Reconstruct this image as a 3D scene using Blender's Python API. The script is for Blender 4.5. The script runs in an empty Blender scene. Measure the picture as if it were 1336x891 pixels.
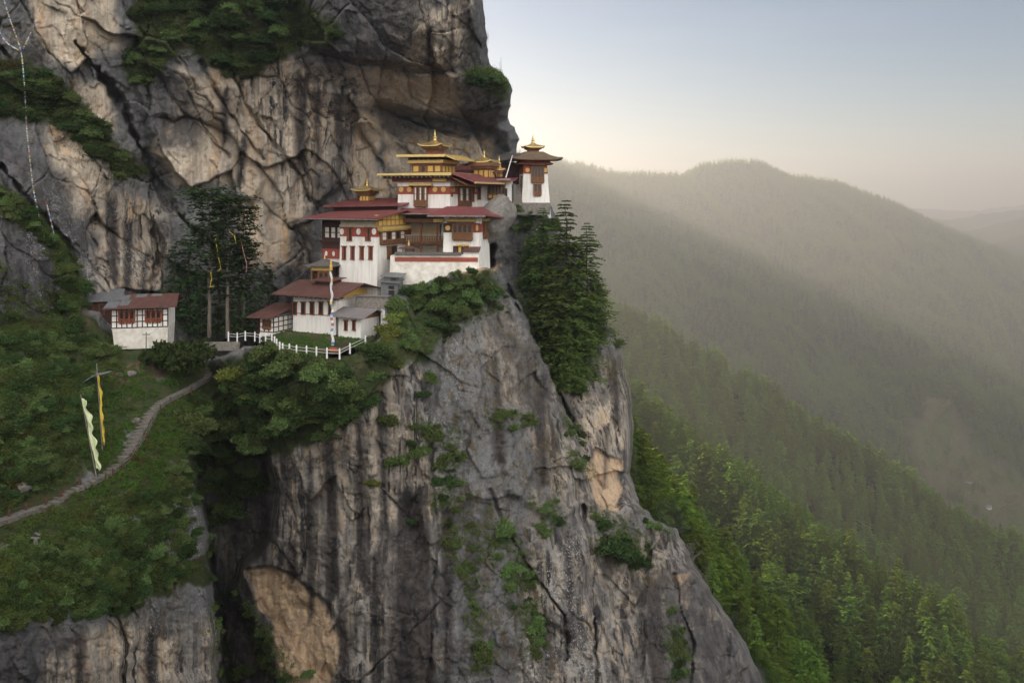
import bpy, bmesh, math, random
import numpy as np
from mathutils import Vector, Matrix

R = math.radians
random.seed(7)
rng = np.random.default_rng(11)
sc = bpy.context.scene
COL = sc.collection

# ------------------------------------------------------------------ camera
F, CU, HV = 1113.0, 668.0, 255.0        # focal length in photo pixels, principal column, horizon row
cam_d = bpy.data.cameras.new('camera'); cam = bpy.data.objects.new('camera', cam_d); COL.objects.link(cam)
cam_d.sensor_width = 36; cam_d.lens = 36 * F / 1336
cam_d.shift_y = -(445.5 - HV) / 1336
cam_d.clip_start = .5; cam_d.clip_end = 60000
cam.location = (0, 0, 0); cam.rotation_euler = (R(90), 0, 0)
sc.camera = cam

# ------------------------------------------------------------------ sky, sun, exposure
SUN_AZ, SUN_EL = -42.0, 20.0             # degrees clockwise from +Y, degrees up
world = bpy.data.worlds.new('World'); sc.world = world; world.use_nodes = True
nt = world.node_tree; bg = nt.nodes['Background']
sky = nt.nodes.new('ShaderNodeTexSky'); sky.sky_type = 'NISHITA'; sky.sun_disc = False
sky.sun_elevation = R(SUN_EL); sky.sun_rotation = R(SUN_AZ); sky.altitude = 3000
sky.air_density = 1.25; sky.dust_density = .05; sky.ozone_density = 1.6
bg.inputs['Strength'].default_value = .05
# unseen, over-bright cloud banks added behind the viewer to fill the shaded cliff
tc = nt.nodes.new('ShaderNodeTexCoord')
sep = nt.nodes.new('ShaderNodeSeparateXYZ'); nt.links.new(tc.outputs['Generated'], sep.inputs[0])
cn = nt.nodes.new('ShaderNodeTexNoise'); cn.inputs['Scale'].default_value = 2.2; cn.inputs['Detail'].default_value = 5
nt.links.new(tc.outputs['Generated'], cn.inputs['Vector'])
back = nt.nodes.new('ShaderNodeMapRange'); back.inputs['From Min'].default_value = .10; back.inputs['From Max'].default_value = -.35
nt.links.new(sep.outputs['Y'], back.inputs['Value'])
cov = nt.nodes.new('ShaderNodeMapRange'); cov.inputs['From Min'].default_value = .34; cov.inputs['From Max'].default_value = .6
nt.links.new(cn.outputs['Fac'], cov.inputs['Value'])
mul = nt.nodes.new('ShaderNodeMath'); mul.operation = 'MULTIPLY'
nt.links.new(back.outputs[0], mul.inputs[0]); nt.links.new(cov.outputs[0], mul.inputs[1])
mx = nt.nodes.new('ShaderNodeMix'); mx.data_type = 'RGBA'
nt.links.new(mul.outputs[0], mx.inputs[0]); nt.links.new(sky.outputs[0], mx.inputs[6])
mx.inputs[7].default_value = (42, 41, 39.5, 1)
# thin high veils of cloud
vm = nt.nodes.new('ShaderNodeMapping'); vm.inputs['Scale'].default_value = (1.2, 1.2, 7.0); vm.inputs['Rotation'].default_value = (R(8), R(12), 0); nt.links.new(tc.outputs['Generated'], vm.inputs['Vector'])
vn = nt.nodes.new('ShaderNodeTexNoise'); vn.inputs['Scale'].default_value = 2.0; vn.inputs['Detail'].default_value = 7; vn.inputs['Roughness'].default_value = .6; nt.links.new(vm.outputs[0], vn.inputs['Vector'])
vr = nt.nodes.new('ShaderNodeMapRange'); vr.inputs['From Min'].default_value = .48; vr.inputs['From Max'].default_value = .75; vr.inputs['To Max'].default_value = .10; nt.links.new(vn.outputs['Fac'], vr.inputs['Value'])
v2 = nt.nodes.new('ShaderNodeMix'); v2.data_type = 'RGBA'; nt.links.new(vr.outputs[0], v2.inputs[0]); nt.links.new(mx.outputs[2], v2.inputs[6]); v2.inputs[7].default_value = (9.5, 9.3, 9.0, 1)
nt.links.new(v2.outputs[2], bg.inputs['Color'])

sun_d = bpy.data.lights.new('sun', 'SUN'); sun_d.energy = 5.0; sun_d.angle = R(.53); sun_d.color = (1, .86, .70)
sun = bpy.data.objects.new('sun', sun_d); COL.objects.link(sun)
SD = Vector((math.sin(R(SUN_AZ)) * math.cos(R(SUN_EL)), math.cos(R(SUN_AZ)) * math.cos(R(SUN_EL)), math.sin(R(SUN_EL))))
sun.rotation_euler = SD.to_track_quat('Z', 'Y').to_euler(); sun.location = (-200, 100, 300)

vs = sc.view_settings; vs.view_transform = 'Standard'; vs.look = 'None'; vs.gamma = 1; vs.exposure = 1.0
cy = sc.cycles
cy.use_denoising = True; cy.denoiser = 'OPENIMAGEDENOISE'
cy.max_bounces = 5; cy.diffuse_bounces = 3; cy.glossy_bounces = 2; cy.transmission_bounces = 3
cy.transparent_max_bounces = 12; cy.volume_bounces = 0; cy.caustics_reflective = False; cy.caustics_refractive = False
HAZE_DENSITY = .00036

# ------------------------------------------------------------------ helpers
def W(u, v, d):
    """photo pixel and depth in metres -> world point"""
    return Vector(((u - CU) / F * d, d, (HV - v) / F * d))

def tag(o, label=None, cat=None, group=None, kind=None):
    if label: o['label'] = label
    if cat: o['category'] = cat
    if group: o['group'] = group
    if kind: o['kind'] = kind
    return o

def empty(name, loc=(0, 0, 0), rz=0, label=None, cat=None, group=None):
    o = bpy.data.objects.new(name, None); COL.objects.link(o)
    o.location = loc; o.rotation_euler = (0, 0, rz); o.empty_display_size = .5
    return tag(o, label, cat, group)

def np_mesh(name, co, faces, smooth=False):
    """faces: (n,3) or (n,4) integer array"""
    me = bpy.data.meshes.new(name); n = len(faces); k = faces.shape[1]
    me.vertices.add(len(co)); me.vertices.foreach_set('co', np.ascontiguousarray(co, dtype=np.float32).ravel())
    me.loops.add(n * k); me.loops.foreach_set('vertex_index', np.ascontiguousarray(faces, dtype=np.int32).ravel())
    me.polygons.add(n); me.polygons.foreach_set('loop_start', np.arange(0, n * k, k, dtype=np.int32))
    me.polygons.foreach_set('use_smooth', np.full(n, smooth, dtype=bool))
    me.update(calc_edges=True)
    return me

def np_obj(name, co, faces, mat, smooth=False, parent=None, attrs=None):
    me = np_mesh(name, co, faces, smooth); me.materials.append(mat)
    for k, a in (attrs or {}).items():
        at = me.attributes.new(k, 'FLOAT', 'POINT'); at.data.foreach_set('value', a.astype(np.float32).ravel())
    o = bpy.data.objects.new(name, me); COL.objects.link(o); o.parent = parent
    return o

# vectorised gradient noise
_perm = np.random.default_rng(3).permutation(256); _perm = np.concatenate([_perm, _perm, _perm])
_g = np.random.default_rng(5).normal(size=(256, 3)); _g /= np.linalg.norm(_g, axis=1)[:, None]
def noise(x, y, z=0.0):
    x, y, z = np.broadcast_arrays(np.asarray(x, float), np.asarray(y, float), np.asarray(z, float))
    xi, yi, zi = np.floor(x).astype(int), np.floor(y).astype(int), np.floor(z).astype(int)
    xf, yf, zf = x - xi, y - yi, z - zi
    xi &= 255; yi &= 255; zi &= 255
    fd = lambda t: t * t * t * (t * (t * 6 - 15) + 10)
    a, b, c = fd(xf), fd(yf), fd(zf)
    def gr(i, j, k):
        g = _g[_perm[_perm[_perm[xi + i] + yi + j] + zi + k]]
        return g[..., 0] * (xf - i) + g[..., 1] * (yf - j) + g[..., 2] * (zf - k)
    l = lambda p, q, t: p + t * (q - p)
    return l(l(l(gr(0,0,0), gr(1,0,0), a), l(gr(0,1,0), gr(1,1,0), a), b),
             l(l(gr(0,0,1), gr(1,0,1), a), l(gr(0,1,1), gr(1,1,1), a), b), c) * 1.5
def fbm(x, y, z=0.0, octv=4, gain=.5):
    s, a, f = 0, 1, 1
    for i in range(octv):
        s = s + a * noise(np.asarray(x) * f + 17.3 * i, np.asarray(y) * f - 9.1 * i, np.asarray(z) * f + 4.7 * i); a *= gain; f *= 2.03
    return s
def cells(x, y, seed=0):
    """2-D Voronoi: returns cell-random (n,3), vector to cell centre, F2-F1"""
    r = np.random.default_rng(seed); tab = r.random((64, 64, 5))
    xi, yi = np.floor(x).astype(int), np.floor(y).astype(int)
    d1 = np.full(x.shape, 9.); d2 = np.full(x.shape, 9.); rnd = np.zeros(x.shape + (3,)); vx = np.zeros(x.shape); vy = np.zeros(x.shape)
    for i in (-1, 0, 1):
        for j in (-1, 0, 1):
            t = tab[(xi + i) & 63, (yi + j) & 63]
            dx = x - (xi + i + t[..., 0]); dy = y - (yi + j + t[..., 1]); d = np.hypot(dx, dy)
            m = d < d1
            d2 = np.where(m, d1, np.minimum(d2, d)); d1 = np.where(m, d, d1)
            rnd[m] = t[m][:, 2:]; vx = np.where(m, dx, vx); vy = np.where(m, dy, vy)
    return rnd, vx, vy, d2 - d1
def smooth01(x, a, b):
    t = np.clip((x - a) / (b - a), 0, 1); return t * t * (3 - 2 * t)
def in_poly(u, v, P):
    P = np.asarray(P, float); ins = np.zeros(u.shape, bool); n = len(P)
    for i in range(n):
        (x0, y0), (x1, y1) = P[i], P[(i + 1) % n]
        if y0 == y1: continue
        c = ((y0 > v) != (y1 > v)) & (u < (x1 - x0) * (v - y0) / (y1 - y0) + x0); ins ^= c
    return ins
def seg_dist(u, v, P, closed=False):
    """distance to polyline and the nearest point on it"""
    P = np.asarray(P, float); best = np.full(u.shape, 1e9); bx = np.zeros(u.shape); by = np.zeros(u.shape)
    n = len(P) if closed else len(P) - 1
    for i in range(n):
        a, b = P[i], P[(i + 1) % len(P)]; d = b - a; L = max(d @ d, 1e-9)
        t = np.clip(((u - a[0]) * d[0] + (v - a[1]) * d[1]) / L, 0, 1)
        px, py = a[0] + t * d[0], a[1] + t * d[1]; q = np.hypot(u - px, v - py); m = q < best
        best = np.where(m, q, best); bx = np.where(m, px, bx); by = np.where(m, py, by)
    return best, bx, by
def soft_poly(u, v, P, w):
    """signed soft membership 0..1 with edge width w pixels"""
    m, M = np.min(P, axis=0) - 2 * w, np.max(P, axis=0) + 2 * w
    out = np.zeros(u.shape); k = (u > m[0]) & (u < M[0]) & (v > m[1]) & (v < M[1])
    if k.any():
        d, _, _ = seg_dist(u[k], v[k], P, True); s = np.where(in_poly(u[k], v[k], P), d, -d)
        out[k] = smooth01(s, -w, w)
    return out
def tps(pts):
    """thin-plate spline depth through (u, v, depth) control points"""
    A = np.array(pts, float); p = A[:, :2] / 300; n = len(p)
    k = lambda r2: np.where(r2 > 1e-12, .5 * r2 * np.log(np.maximum(r2, 1e-12)), 0)
    K = k(((p[:, None] - p[None]) ** 2).sum(-1)) + np.eye(n) * .01
    Q = np.c_[np.ones(n), p]; M = np.block([[K, Q], [Q.T, np.zeros((3, 3))]])
    w = np.linalg.solve(M, np.r_[A[:, 2], 0, 0, 0])
    def f(u, v):
        s = w[n] + w[n + 1] * u / 300 + w[n + 2] * v / 300
        for i in range(n): s = s + w[i] * k((u / 300 - p[i, 0]) ** 2 + (v / 300 - p[i, 1]) ** 2)
        return s
    return f
def rough_line(P, step, amp, seed):
    """subdivide a polyline and roughen it"""
    P = np.asarray(P, float); out = []
    for a, b in zip(P[:-1], P[1:]):
        n = max(1, int(np.hypot(*(b - a)) / step))
        for i in range(n): out.append(a + (b - a) * i / n)
    out.append(P[-1]); out = np.array(out); s = np.arange(len(out)) * step
    out[:, 0] += amp * fbm(s / 14, seed, 0, 3); out[:, 1] += amp * .6 * fbm(s / 14, seed + 9.5, 0, 3)
    return out

# ------------------------------------------------------------------ materials
class NT:
    def __init__(s, name):
        s.m = bpy.data.materials.new(name); s.m.use_nodes = True; s.t = s.m.node_tree
        s.b = s.t.nodes['Principled BSDF']; s.out = s.t.nodes['Material Output']
    def n(s, kind, **kw):
        nd = s.t.nodes.new('ShaderNode' + kind)
        for k, v in kw.items():
            if k in nd.inputs: nd.inputs[k].default_value = v
            else: setattr(nd, k, v)
        return nd
    def l(s, a, b): s.t.links.new(a, b)
    def coord(s, scale=(1, 1, 1), out='Object', rot=(0, 0, 0)):
        tc = s.n('TexCoord'); mp = s.n('Mapping'); mp.inputs['Scale'].default_value = scale; mp.inputs['Rotation'].default_value = rot
        s.l(tc.outputs[out], mp.inputs['Vector']); return mp.outputs[0]
    def noise(s, vec, scale, detail=4, rough=.55, lo=.3, hi=.7, dist=0):
        nz = s.n('TexNoise', Scale=scale, Detail=detail, Roughness=rough, Distortion=dist); s.l(vec, nz.inputs['Vector'])
        mr = s.n('MapRange'); mr.inputs['From Min'].default_value = lo; mr.inputs['From Max'].default_value = hi
        s.l(nz.outputs['Fac'], mr.inputs['Value']); return mr.outputs[0]
    def attr(s, name):
        return s.n('Attribute', attribute_name=name).outputs['Fac']
    def math(s, op, a, b=None):
        m = s.n('Math', operation=op); m.use_clamp = op in ('MULTIPLY', 'ADD', 'SUBTRACT')
        for i, x in enumerate((a, b)):
            if x is None: continue
            if isinstance(x, (int, float)): m.inputs[i].default_value = x
            else: s.l(x, m.inputs[i])
        return m.outputs[0]
    def mix(s, fac, a, b, mode='MIX'):
        m = s.n('Mix', data_type='RGBA', blend_type=mode)
        for i, x in ((0, fac), (6, a), (7, b)):
            if isinstance(x, (int, float)): m.inputs[i].default_value = x
            elif isinstance(x, tuple): m.inputs[i].default_value = (*x, 1) if len(x) == 3 else x
            else: s.l(x, m.inputs[i])
        return m.outputs[2]
    def bump(s, h, strength=.4, dist=.1, normal=None):
        b = s.n('Bump', Strength=strength, Distance=dist); s.l(h, b.inputs['Height'])
        if normal is not None: s.l(normal, b.inputs['Normal'])
        return b.outputs[0]
    def done(s, col=None, rough=.85, metal=0, normal=None, spec=.3):
        if isinstance(col, tuple): s.b.inputs['Base Color'].default_value = (*col, 1)
        elif col is not None: s.l(col, s.b.inputs['Base Color'])
        s.b.inputs['Roughness'].default_value = rough; s.b.inputs['Metallic'].default_value = metal
        s.b.inputs['Specular IOR Level'].default_value = spec
        if normal is not None: s.l(normal, s.b.inputs['Normal'])
        return s.m

def plain(name, c, c2=None, scale=1.5, rough=.85, metal=0, bump=.25, bscale=9, spec=.3, lo=.35, hi=.68, stretch=(1, 1, 1)):
    s = NT(name); v = s.coord(stretch)
    c2 = c2 or tuple(x * .68 for x in c)
    col = s.mix(s.noise(v, scale, 6, .65, lo, hi), c, c2)
    return s.done(col, rough, metal, s.bump(s.noise(v, bscale, 4), bump, .05), spec)

def make_rock():
    s = NT('cliff_rock'); P = s.coord(); one = lambda x: s.math('SUBTRACT', 1.0, x)
    V1 = s.coord((.42, .42, .016)); V2 = s.coord((1.5, 1.5, .035)); V3 = s.coord((3.6, 3.6, .07))   # drawn out down the face: water streaks
    grey = s.mix(s.noise(P, .10, 5, .6, .36, .64), (.095, .098, .106), (.200, .200, .200))
    grey = s.mix(s.math('MULTIPLY', s.noise(P, 2.4, 8, .78, .50, .62), .8), grey, (.052, .050, .053))
    grey = s.mix(s.math('MULTIPLY', s.noise(P, 3.4, 8, .8, .56, .64), .5), grey, (.34, .34, .34))
    # banded streaks: dark, pale and buff curtains
    bands = s.mix(s.noise(V1, 1.0, 3, .6, .40, .60), (.060, .052, .049), (.30, .275, .245))
    bands = s.mix(s.noise(V2, .55, 4, .65, .52, .66), bands, (.40, .32, .235))
    bands = s.mix(s.noise(V2, .8, 5, .7, .54, .64), bands, (.036, .033, .033))
    grey = s.mix(s.math('MULTIPLY', s.attr('streak'), s.noise(P, .16, 4, .6, .22, .50)), grey, bands)
    tan = s.mix(s.noise(P, .18, 5, .6, .36, .64), (.68, .57, .44), (.45, .375, .295))
    tan = s.mix(s.noise(V1, 1.3, 4, .6, .50, .68), tan, (.60, .40, .235))
    tan = s.mix(s.math('MULTIPLY', s.noise(V3, .7, 4, .6, .50, .66), .7), tan, (.31, .265, .22))
    tan = s.mix(s.math('MULTIPLY', s.noise(P, 1.5, 8, .75, .56, .66), .7), tan, (.22, .195, .175))
    tan = s.mix(s.math('MULTIPLY', s.math('MULTIPLY', s.attr('streak'), .8), s.noise(V1, 2.2, 4, .6, .44, .56)), tan, bands)
    c = s.mix(s.attr('tan'), grey, tan)
    st = s.math('MULTIPLY', s.math('MULTIPLY', s.noise(V3, .33, 4, .6, .50, .58), s.noise(V1, 1.7, 2, .5, .46, .60)), s.attr('streak'))
    c = s.mix(s.math('MULTIPLY', st, one(s.math('MULTIPLY', s.attr('orange'), .8))), c, (.030, .028, .030))
    org = s.mix(s.noise(V2, .8, 5, .65, .38, .66), (.62, .45, .29), (.42, .30, .205))
    org = s.mix(s.noise(P, 1.2, 7, .7, .54, .66), org, (.27, .215, .17))
    c = s.mix(s.math('MULTIPLY', s.attr('orange'), s.noise(P, .8, 6, .7, .22, .40)), c, org)
    dk = s.math('MULTIPLY', s.attr('dark'), s.noise(P, .35, 7, .7, .26, .50))
    c = s.mix(s.math('MULTIPLY', dk, .92), c, s.mix(s.noise(V2, .5, 5, .65, .38, .66), (.040, .039, .042), (.115, .105, .102)))
    c = s.mix(s.math('MULTIPLY', s.attr('stain'), s.noise(V3, .5, 5, .7, .18, .46)), c, s.mix(s.noise(V2, .6, 4, .6, .4, .6), (.026, .024, .025), (.062, .050, .045)))
    li = s.math('MULTIPLY', s.noise(P, 3.2, 7, .78, .54, .61), s.noise(P, .16, 4, .5, .45, .6))
    c = s.mix(s.math('MULTIPLY', li, s.math('ADD', s.attr('lichen'), .22)), c, (.47, .48, .48))
    mo = s.mix(s.noise(P, .9, 6, .65, .35, .65), (.070, .066, .026), (.095, .060, .036))
    c = s.mix(s.math('MULTIPLY', s.math('MULTIPLY', s.attr('moss'), .85), s.noise(s.coord((1, 1, .45)), .9, 8, .8, .48, .58)), c, mo)
    gr = s.mix(s.noise(P, .5, 6, .65, .35, .65), (.024, .046, .010), (.046, .050, .017))
    gr = s.mix(s.noise(P, .32, 6, .7, .56, .66), gr, (.085, .062, .034))
    c = s.mix(s.attr('veg'), c, gr)
    c = s.mix(s.attr('soil'), c, s.mix(s.noise(P, 1.5, 5), (.115, .082, .052), (.072, .052, .036)))
    wn_ = s.n('TexNoise', Scale=.5, Detail=4); s.l(P, wn_.inputs['Vector']); pw = s.mix(.5, s.coord((1, 1, .42), rot=(0, .5, 0)), wn_.outputs['Color'], 'ADD')
    va = s.n('TexVoronoi', Scale=.42); s.l(pw, va.inputs['Vector']); vb = s.n('TexVoronoi', Scale=1.25); s.l(pw, vb.inputs['Vector'])
    nb = s.bump(va.outputs['Distance'], .55, .7); nb = s.bump(vb.outputs['Distance'], .5, .3, nb)
    nb = s.bump(s.noise(P, .7, 9, .66, .2, .8), .7, .5, nb)
    nb = s.bump(s.noise(s.coord((1, 1, .4)), 3.5, 7, .75, .2, .8), .6, .16, nb)
    return s.done(c, .88, 0, nb, .3)
ROCK = make_rock()

def leaf_mat(name, c, c2, trans=.35, scale=.6, dry=None, glow=None):
    """leaves: each leaf gets its own tint from its position, thin enough to glow when lit from behind"""
    s = NT(name); g = s.n('NewGeometry'); oi = s.n('ObjectInfo')
    col = s.mix(s.noise(s.coord(), scale, 3, .6, .35, .65), c, c2)
    wn = s.n('TexWhiteNoise', noise_dimensions='1D'); s.l(g.outputs['Random Per Island'], wn.inputs['W'])
    col = s.mix(s.math('MULTIPLY', wn.outputs['Value'], .55), col, tuple(x * 1.9 for x in c2))
    if dry: col = s.mix(s.noise(s.coord(), scale * .7, 3, .6, .58, .68), col, dry)
    hs = s.n('HueSaturation'); s.l(col, hs.inputs['Color'])
    mr = s.n('MapRange'); mr.inputs['To Min'].default_value = .70; mr.inputs['To Max'].default_value = 1.35; s.l(oi.outputs['Random'], mr.inputs['Value'])
    s.l(mr.outputs[0], hs.inputs['Value'])
    mh = s.n('MapRange'); mh.inputs['To Min'].default_value = .48; mh.inputs['To Max'].default_value = .525; s.l(oi.outputs['Random'], mh.inputs['Value'])
    s.l(mh.outputs[0], hs.inputs['Hue'])
    d = s.n('BsdfDiffuse'); t = s.n('BsdfTranslucent'); m = s.n('MixShader'); m.inputs[0].default_value = trans
    s.l(hs.outputs[0], d.inputs[0]); s.l(s.mix(.65, hs.outputs[0], glow) if glow else hs.outputs[0], t.inputs[0])
    s.l(d.outputs[0], m.inputs[1]); s.l(t.outputs[0], m.inputs[2]); s.l(m.outputs[0], s.out.inputs['Surface'])
    return s.m
LEAF_SHRUB = leaf_mat('shrub_leaves', (.072, .115, .034), (.112, .148, .052))
LEAF_DARK = leaf_mat('dark_leaves', (.032, .058, .019), (.050, .076, .026))
NEEDLE_DARK = leaf_mat('dark_needles', (.024, .044, .018), (.038, .062, .024), .25)
LEAF_LIGHT = leaf_mat('light_leaves', (.11, .145, .028), (.15, .165, .045))
LEAF_SLOPE = leaf_mat('slope_leaves', (.042, .066, .018), (.080, .098, .027), scale=.35, dry=(.085, .055, .022))
NEEDLE = leaf_mat('needles', (.068, .112, .030), (.108, .150, .038), .38)
NEEDLE_FAR = leaf_mat('far_needles', (.046, .098, .020), (.125, .175, .030), .5, .05, glow=(.46, .52, .06))
GRASS = leaf_mat('grass_blades', (.050, .100, .017), (.068, .118, .022), .3)
BARK = plain('bark', (.085, .062, .045), (.045, .034, .026), 2, stretch=(1, 1, .2))
PALE_BARK = plain('pale_bark', (.18, .15, .12), (.09, .075, .06), 2, stretch=(1, 1, .2))

# ------------------------------------------------------------------ the cliff: one relief of rock with its ledges, clefts and turf slope
G = 1.5
U0, U1, V0, V1 = -210, 1075, -230, 1010
gu = np.arange(U0, U1 + G, G); gv = np.arange(V0, V1 + G, G)
UU, VV = np.meshgrid(gu, gv)
SIL = [(622,-240),(626,-60),(628,0),(634,40),(638,86),(655,94),(667,112),(667,138),(659,160),(671,166),(677,182),(673,199),(668,228),(672,258),
       (716,262),(728,285),(752,330),(772,372),(790,420),(808,450),(821,500),(827,560),(822,618),(834,657),(858,680),(884,690),
       (906,738),(940,790),(974,840),(996,891),(1050,1020)]
SIL = rough_line(SIL, 3, 3.0, 2.2)
inside = in_poly(UU, VV, list(SIL) + [(-400, 1020), (-400, -240)])
dist, nbx, nby = seg_dist(UU, VV, SIL)
sd = np.where(inside, dist, -dist)
keep = sd > -4.6 * G
bU, bV = UU.copy(), VV.copy()
o_ = sd < 0; bU[o_] = nbx[o_]; bV[o_] = nby[o_]

POLY_S = [(-400,400),(0,407),(60,418),(108,408),(150,440),(165,452),(222,452),(240,456),(272,470),(284,500),(276,545),(258,590),(256,640),(275,690),(272,740),(282,800),(286,900),(290,1100),(-400,1100)]
POLY_T = [(338,440),(372,430),(440,430),(500,434),(484,450),(440,463),(400,462),(362,456),(345,449)]
POLY_C = [(284,500),(272,470),(330,452),(362,456),(400,462),(440,463),(484,450),(500,434),(506,405),(512,385),(540,372),(600,352),(648,346),(662,372),(672,394),(700,446),(730,511),(746,548),(770,592),(776,625),(792,662),(840,655),(1100,700),(1100,1100),(290,1100),(286,900),(282,800),(272,740),(275,690),(256,640),(258,590),(276,545)]
POLY_B = [(646,262),(735,258),(800,380),(860,500),(860,640),(840,655),(792,662),(776,625),(770,592),(746,548),(730,511),(700,446),(672,394),(662,372),(648,346),(640,300)]
GULLY = [(262,560),(300,585),(345,590),(362,640),(352,700),(318,735),(300,770),(318,800),(345,840),(362,900),(370,1100),(282,1100),(284,900),(280,800),(270,745),(274,690),(255,640)]

fU = tps([(0,0,128),(0,200,126),(0,390,116),(-200,200,112),(-200,400,104),(100,100,136),(100,300,130),(100,400,126),(170,410,132),(200,50,142),(200,250,146),(215,390,142),
          (300,100,148),(300,300,154),(340,430,150),(400,50,146),(400,200,157),(400,330,161),(470,60,145),(520,20,142),(600,40,145),(560,80,148),(530,170,166),
          (600,175,168),(640,120,156),(625,60,150),(660,180,170),(560,280,172),(660,270,172),(480,280,164),(-200,-220,118),(400,-220,138),(640,-220,150)])
fS = tps([(268,490,128),(205,528,115),(140,618,103),(60,660,97),(0,683,92),(-150,720,82),(100,520,110),(50,560,102),(0,600,96),(0,500,104),(60,450,115),(120,440,121),(0,410,114),
          (150,455,122),(225,455,127),(220,600,108),(255,560,116),(250,640,109),(150,700,96),(60,720,89),(0,760,81),(100,800,86),(220,760,100),(265,750,108),(0,891,76),(200,891,98),(120,850,87),(-150,920,66),(-200,500,94),(100,1000,80)])
fC = tps([(280,480,127),(330,470,121),(400,470,115.5),(480,465,119),(505,430,130),(540,382,134.3),(600,352,134.6),(645,350,137),(660,395,140),(700,450,142),(730,515,143),(770,600,143),(820,700,142),
          (900,760,144),(990,891,144),(560,480,129),(640,500,132),(450,520,117),(380,560,120),(340,600,126),(400,680,124),(520,700,122),(600,650,126),(700,650,132),(780,750,135),(850,850,135),
          (650,800,123),(500,850,118),(400,850,122),(340,820,128),(320,900,128),(700,900,121),(900,900,135),(560,560,127),(300,1000,126),(600,1000,116),(1000,1000,140)])
fB = tps([(665,300,161),(700,280,163),(760,380,161),(790,430,157),(820,520,157),(750,520,152),(770,560,149),(800,620,150),(825,650,152),(690,400,160),(776,610,147),(820,656,146),(680,350,163)])

def base_depth(u, v):
    wu = u + 8 * fbm(u / 28, v / 28, 1.5, 4); wv = v + 5 * fbm(u / 22, v / 22, 8.5, 3)
    D = fU(u, v); reg = np.zeros(u.shape, int)
    for k, (P, f) in enumerate(((POLY_B, fB), (POLY_C, fC), (POLY_S, fS)), 1):
        m = in_poly(wu, wv, P); D = np.where(m, f(u, v), D); reg[m] = k
    t = in_poly(u, v, POLY_T)
    D = np.where(t, -21.6 * F / (HV - np.maximum(v, 300.)), D); reg[t] = 4
    return D, reg
Dp, REG = base_depth(bU, bV)
# blur the joins where turf meets rock so that they are banks and not steps
def blur(A, n):
    for _ in range(n):
        A = np.pad(A, 1, 'edge'); A = (A[1:-1, 1:-1] * 2 + A[:-2, 1:-1] + A[2:, 1:-1] + A[1:-1, :-2] + A[1:-1, 2:]) / 6
    return A
leftw = smooth01(-UU, -290, -230)
Dp = Dp * (1 - leftw) + blur(Dp, 8) * leftw
Dp = blur(Dp, 1)

PATH = [(240,456),(252,461),(266,472),(271,480),(270,492),(258,500),(243,508),(226,517),(208,526),(197,537),(186,555),(176,573),(166,590),(152,604),(141,617),(116,630),(92,640),(78,650),(62,660),(32,668),(0,680),(-40,694)]
# rock relief in metres, measured on the face itself
X = (bU - CU) / F * 140; Z = (HV - bV) / F * 140
isU = (REG == 0).astype(float); isC = (REG == 2).astype(float); isB = (REG == 1).astype(float); isS = (REG == 3).astype(float); isT = (REG == 4).astype(float)
isU, isC, isB, isS, isT = (blur(a, 4) for a in (isU, isC, isB, isS, isT))
wx = X + 1.6 * fbm(X / 9, Z / 9, 3, 3); wz = Z + 1.6 * fbm(X / 9, Z / 9, 13, 3)
def facet(a, sx, sz, seed, amp, tilt):
    ca, sa = math.cos(a), math.sin(a); p = (wx * ca + wz * sa) / sx; q = (-wx * sa + wz * ca) / sz
    r, vx, vy, e = cells(p + 20, q + 20, seed)
    return (r[..., 0] - .5) * amp + (r[..., 1] - .5) * tilt * vx * sx + (r[..., 2] - .5) * tilt * vy * sz, e
f1, e1 = facet(R(-62), 13, 7, 1, 2.6, .75)
f2, e2 = facet(R(-58), 5.2, 2.6, 2, 1.0, .65)
f3, e3 = facet(R(-70), 1.9, 1.0, 3, .35, .5)
f4, e4 = facet(R(-88), 16, 8, 4, 1.5, .28)
f5, e5 = facet(R(-75), 5, 2.6, 5, .55, .35)
rib = fbm(X / 3.2, Z / 30, 2.2, 4); fine = fbm(X / 2.4, Z / 2.4, 7.7, 5, .6); mid = fbm(X / 9, Z / 11, 5.1, 4)
crk = lambda e, w: 1 - smooth01(e, 0, w)
hi = 1 - np.abs(fbm(X / 4.2, Z / 6.5, 41, 5, .6)) * 2
vhi = fbm(X / .8, Z / 1.1, 3.3, 3, .6)
dU = f1 * 1.05 + f2 * .55 + f3 * .4 + mid * 1.0 + rib * .3 + fine * .26 - hi * .12 + vhi * .07 + .8 * crk(e1, .04) + .2 * crk(e2, .05)
dC = f4 * .9 + f5 * .8 + f3 * .3 + mid * .9 + rib * .6 + fine * .26 - hi * .12 + vhi * .09 + .25 * crk(e5, .04)
dB = f4 * .8 + f5 * .7 + f3 * .5 + mid * .8 + rib * .4 + fine * .25
dS = mid * 1.1 + fine * .5 + f2 * .45 * smooth01(VV, 640, 800)
disp = isU * dU + isC * dC + isB * dB + isS * dS

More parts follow.
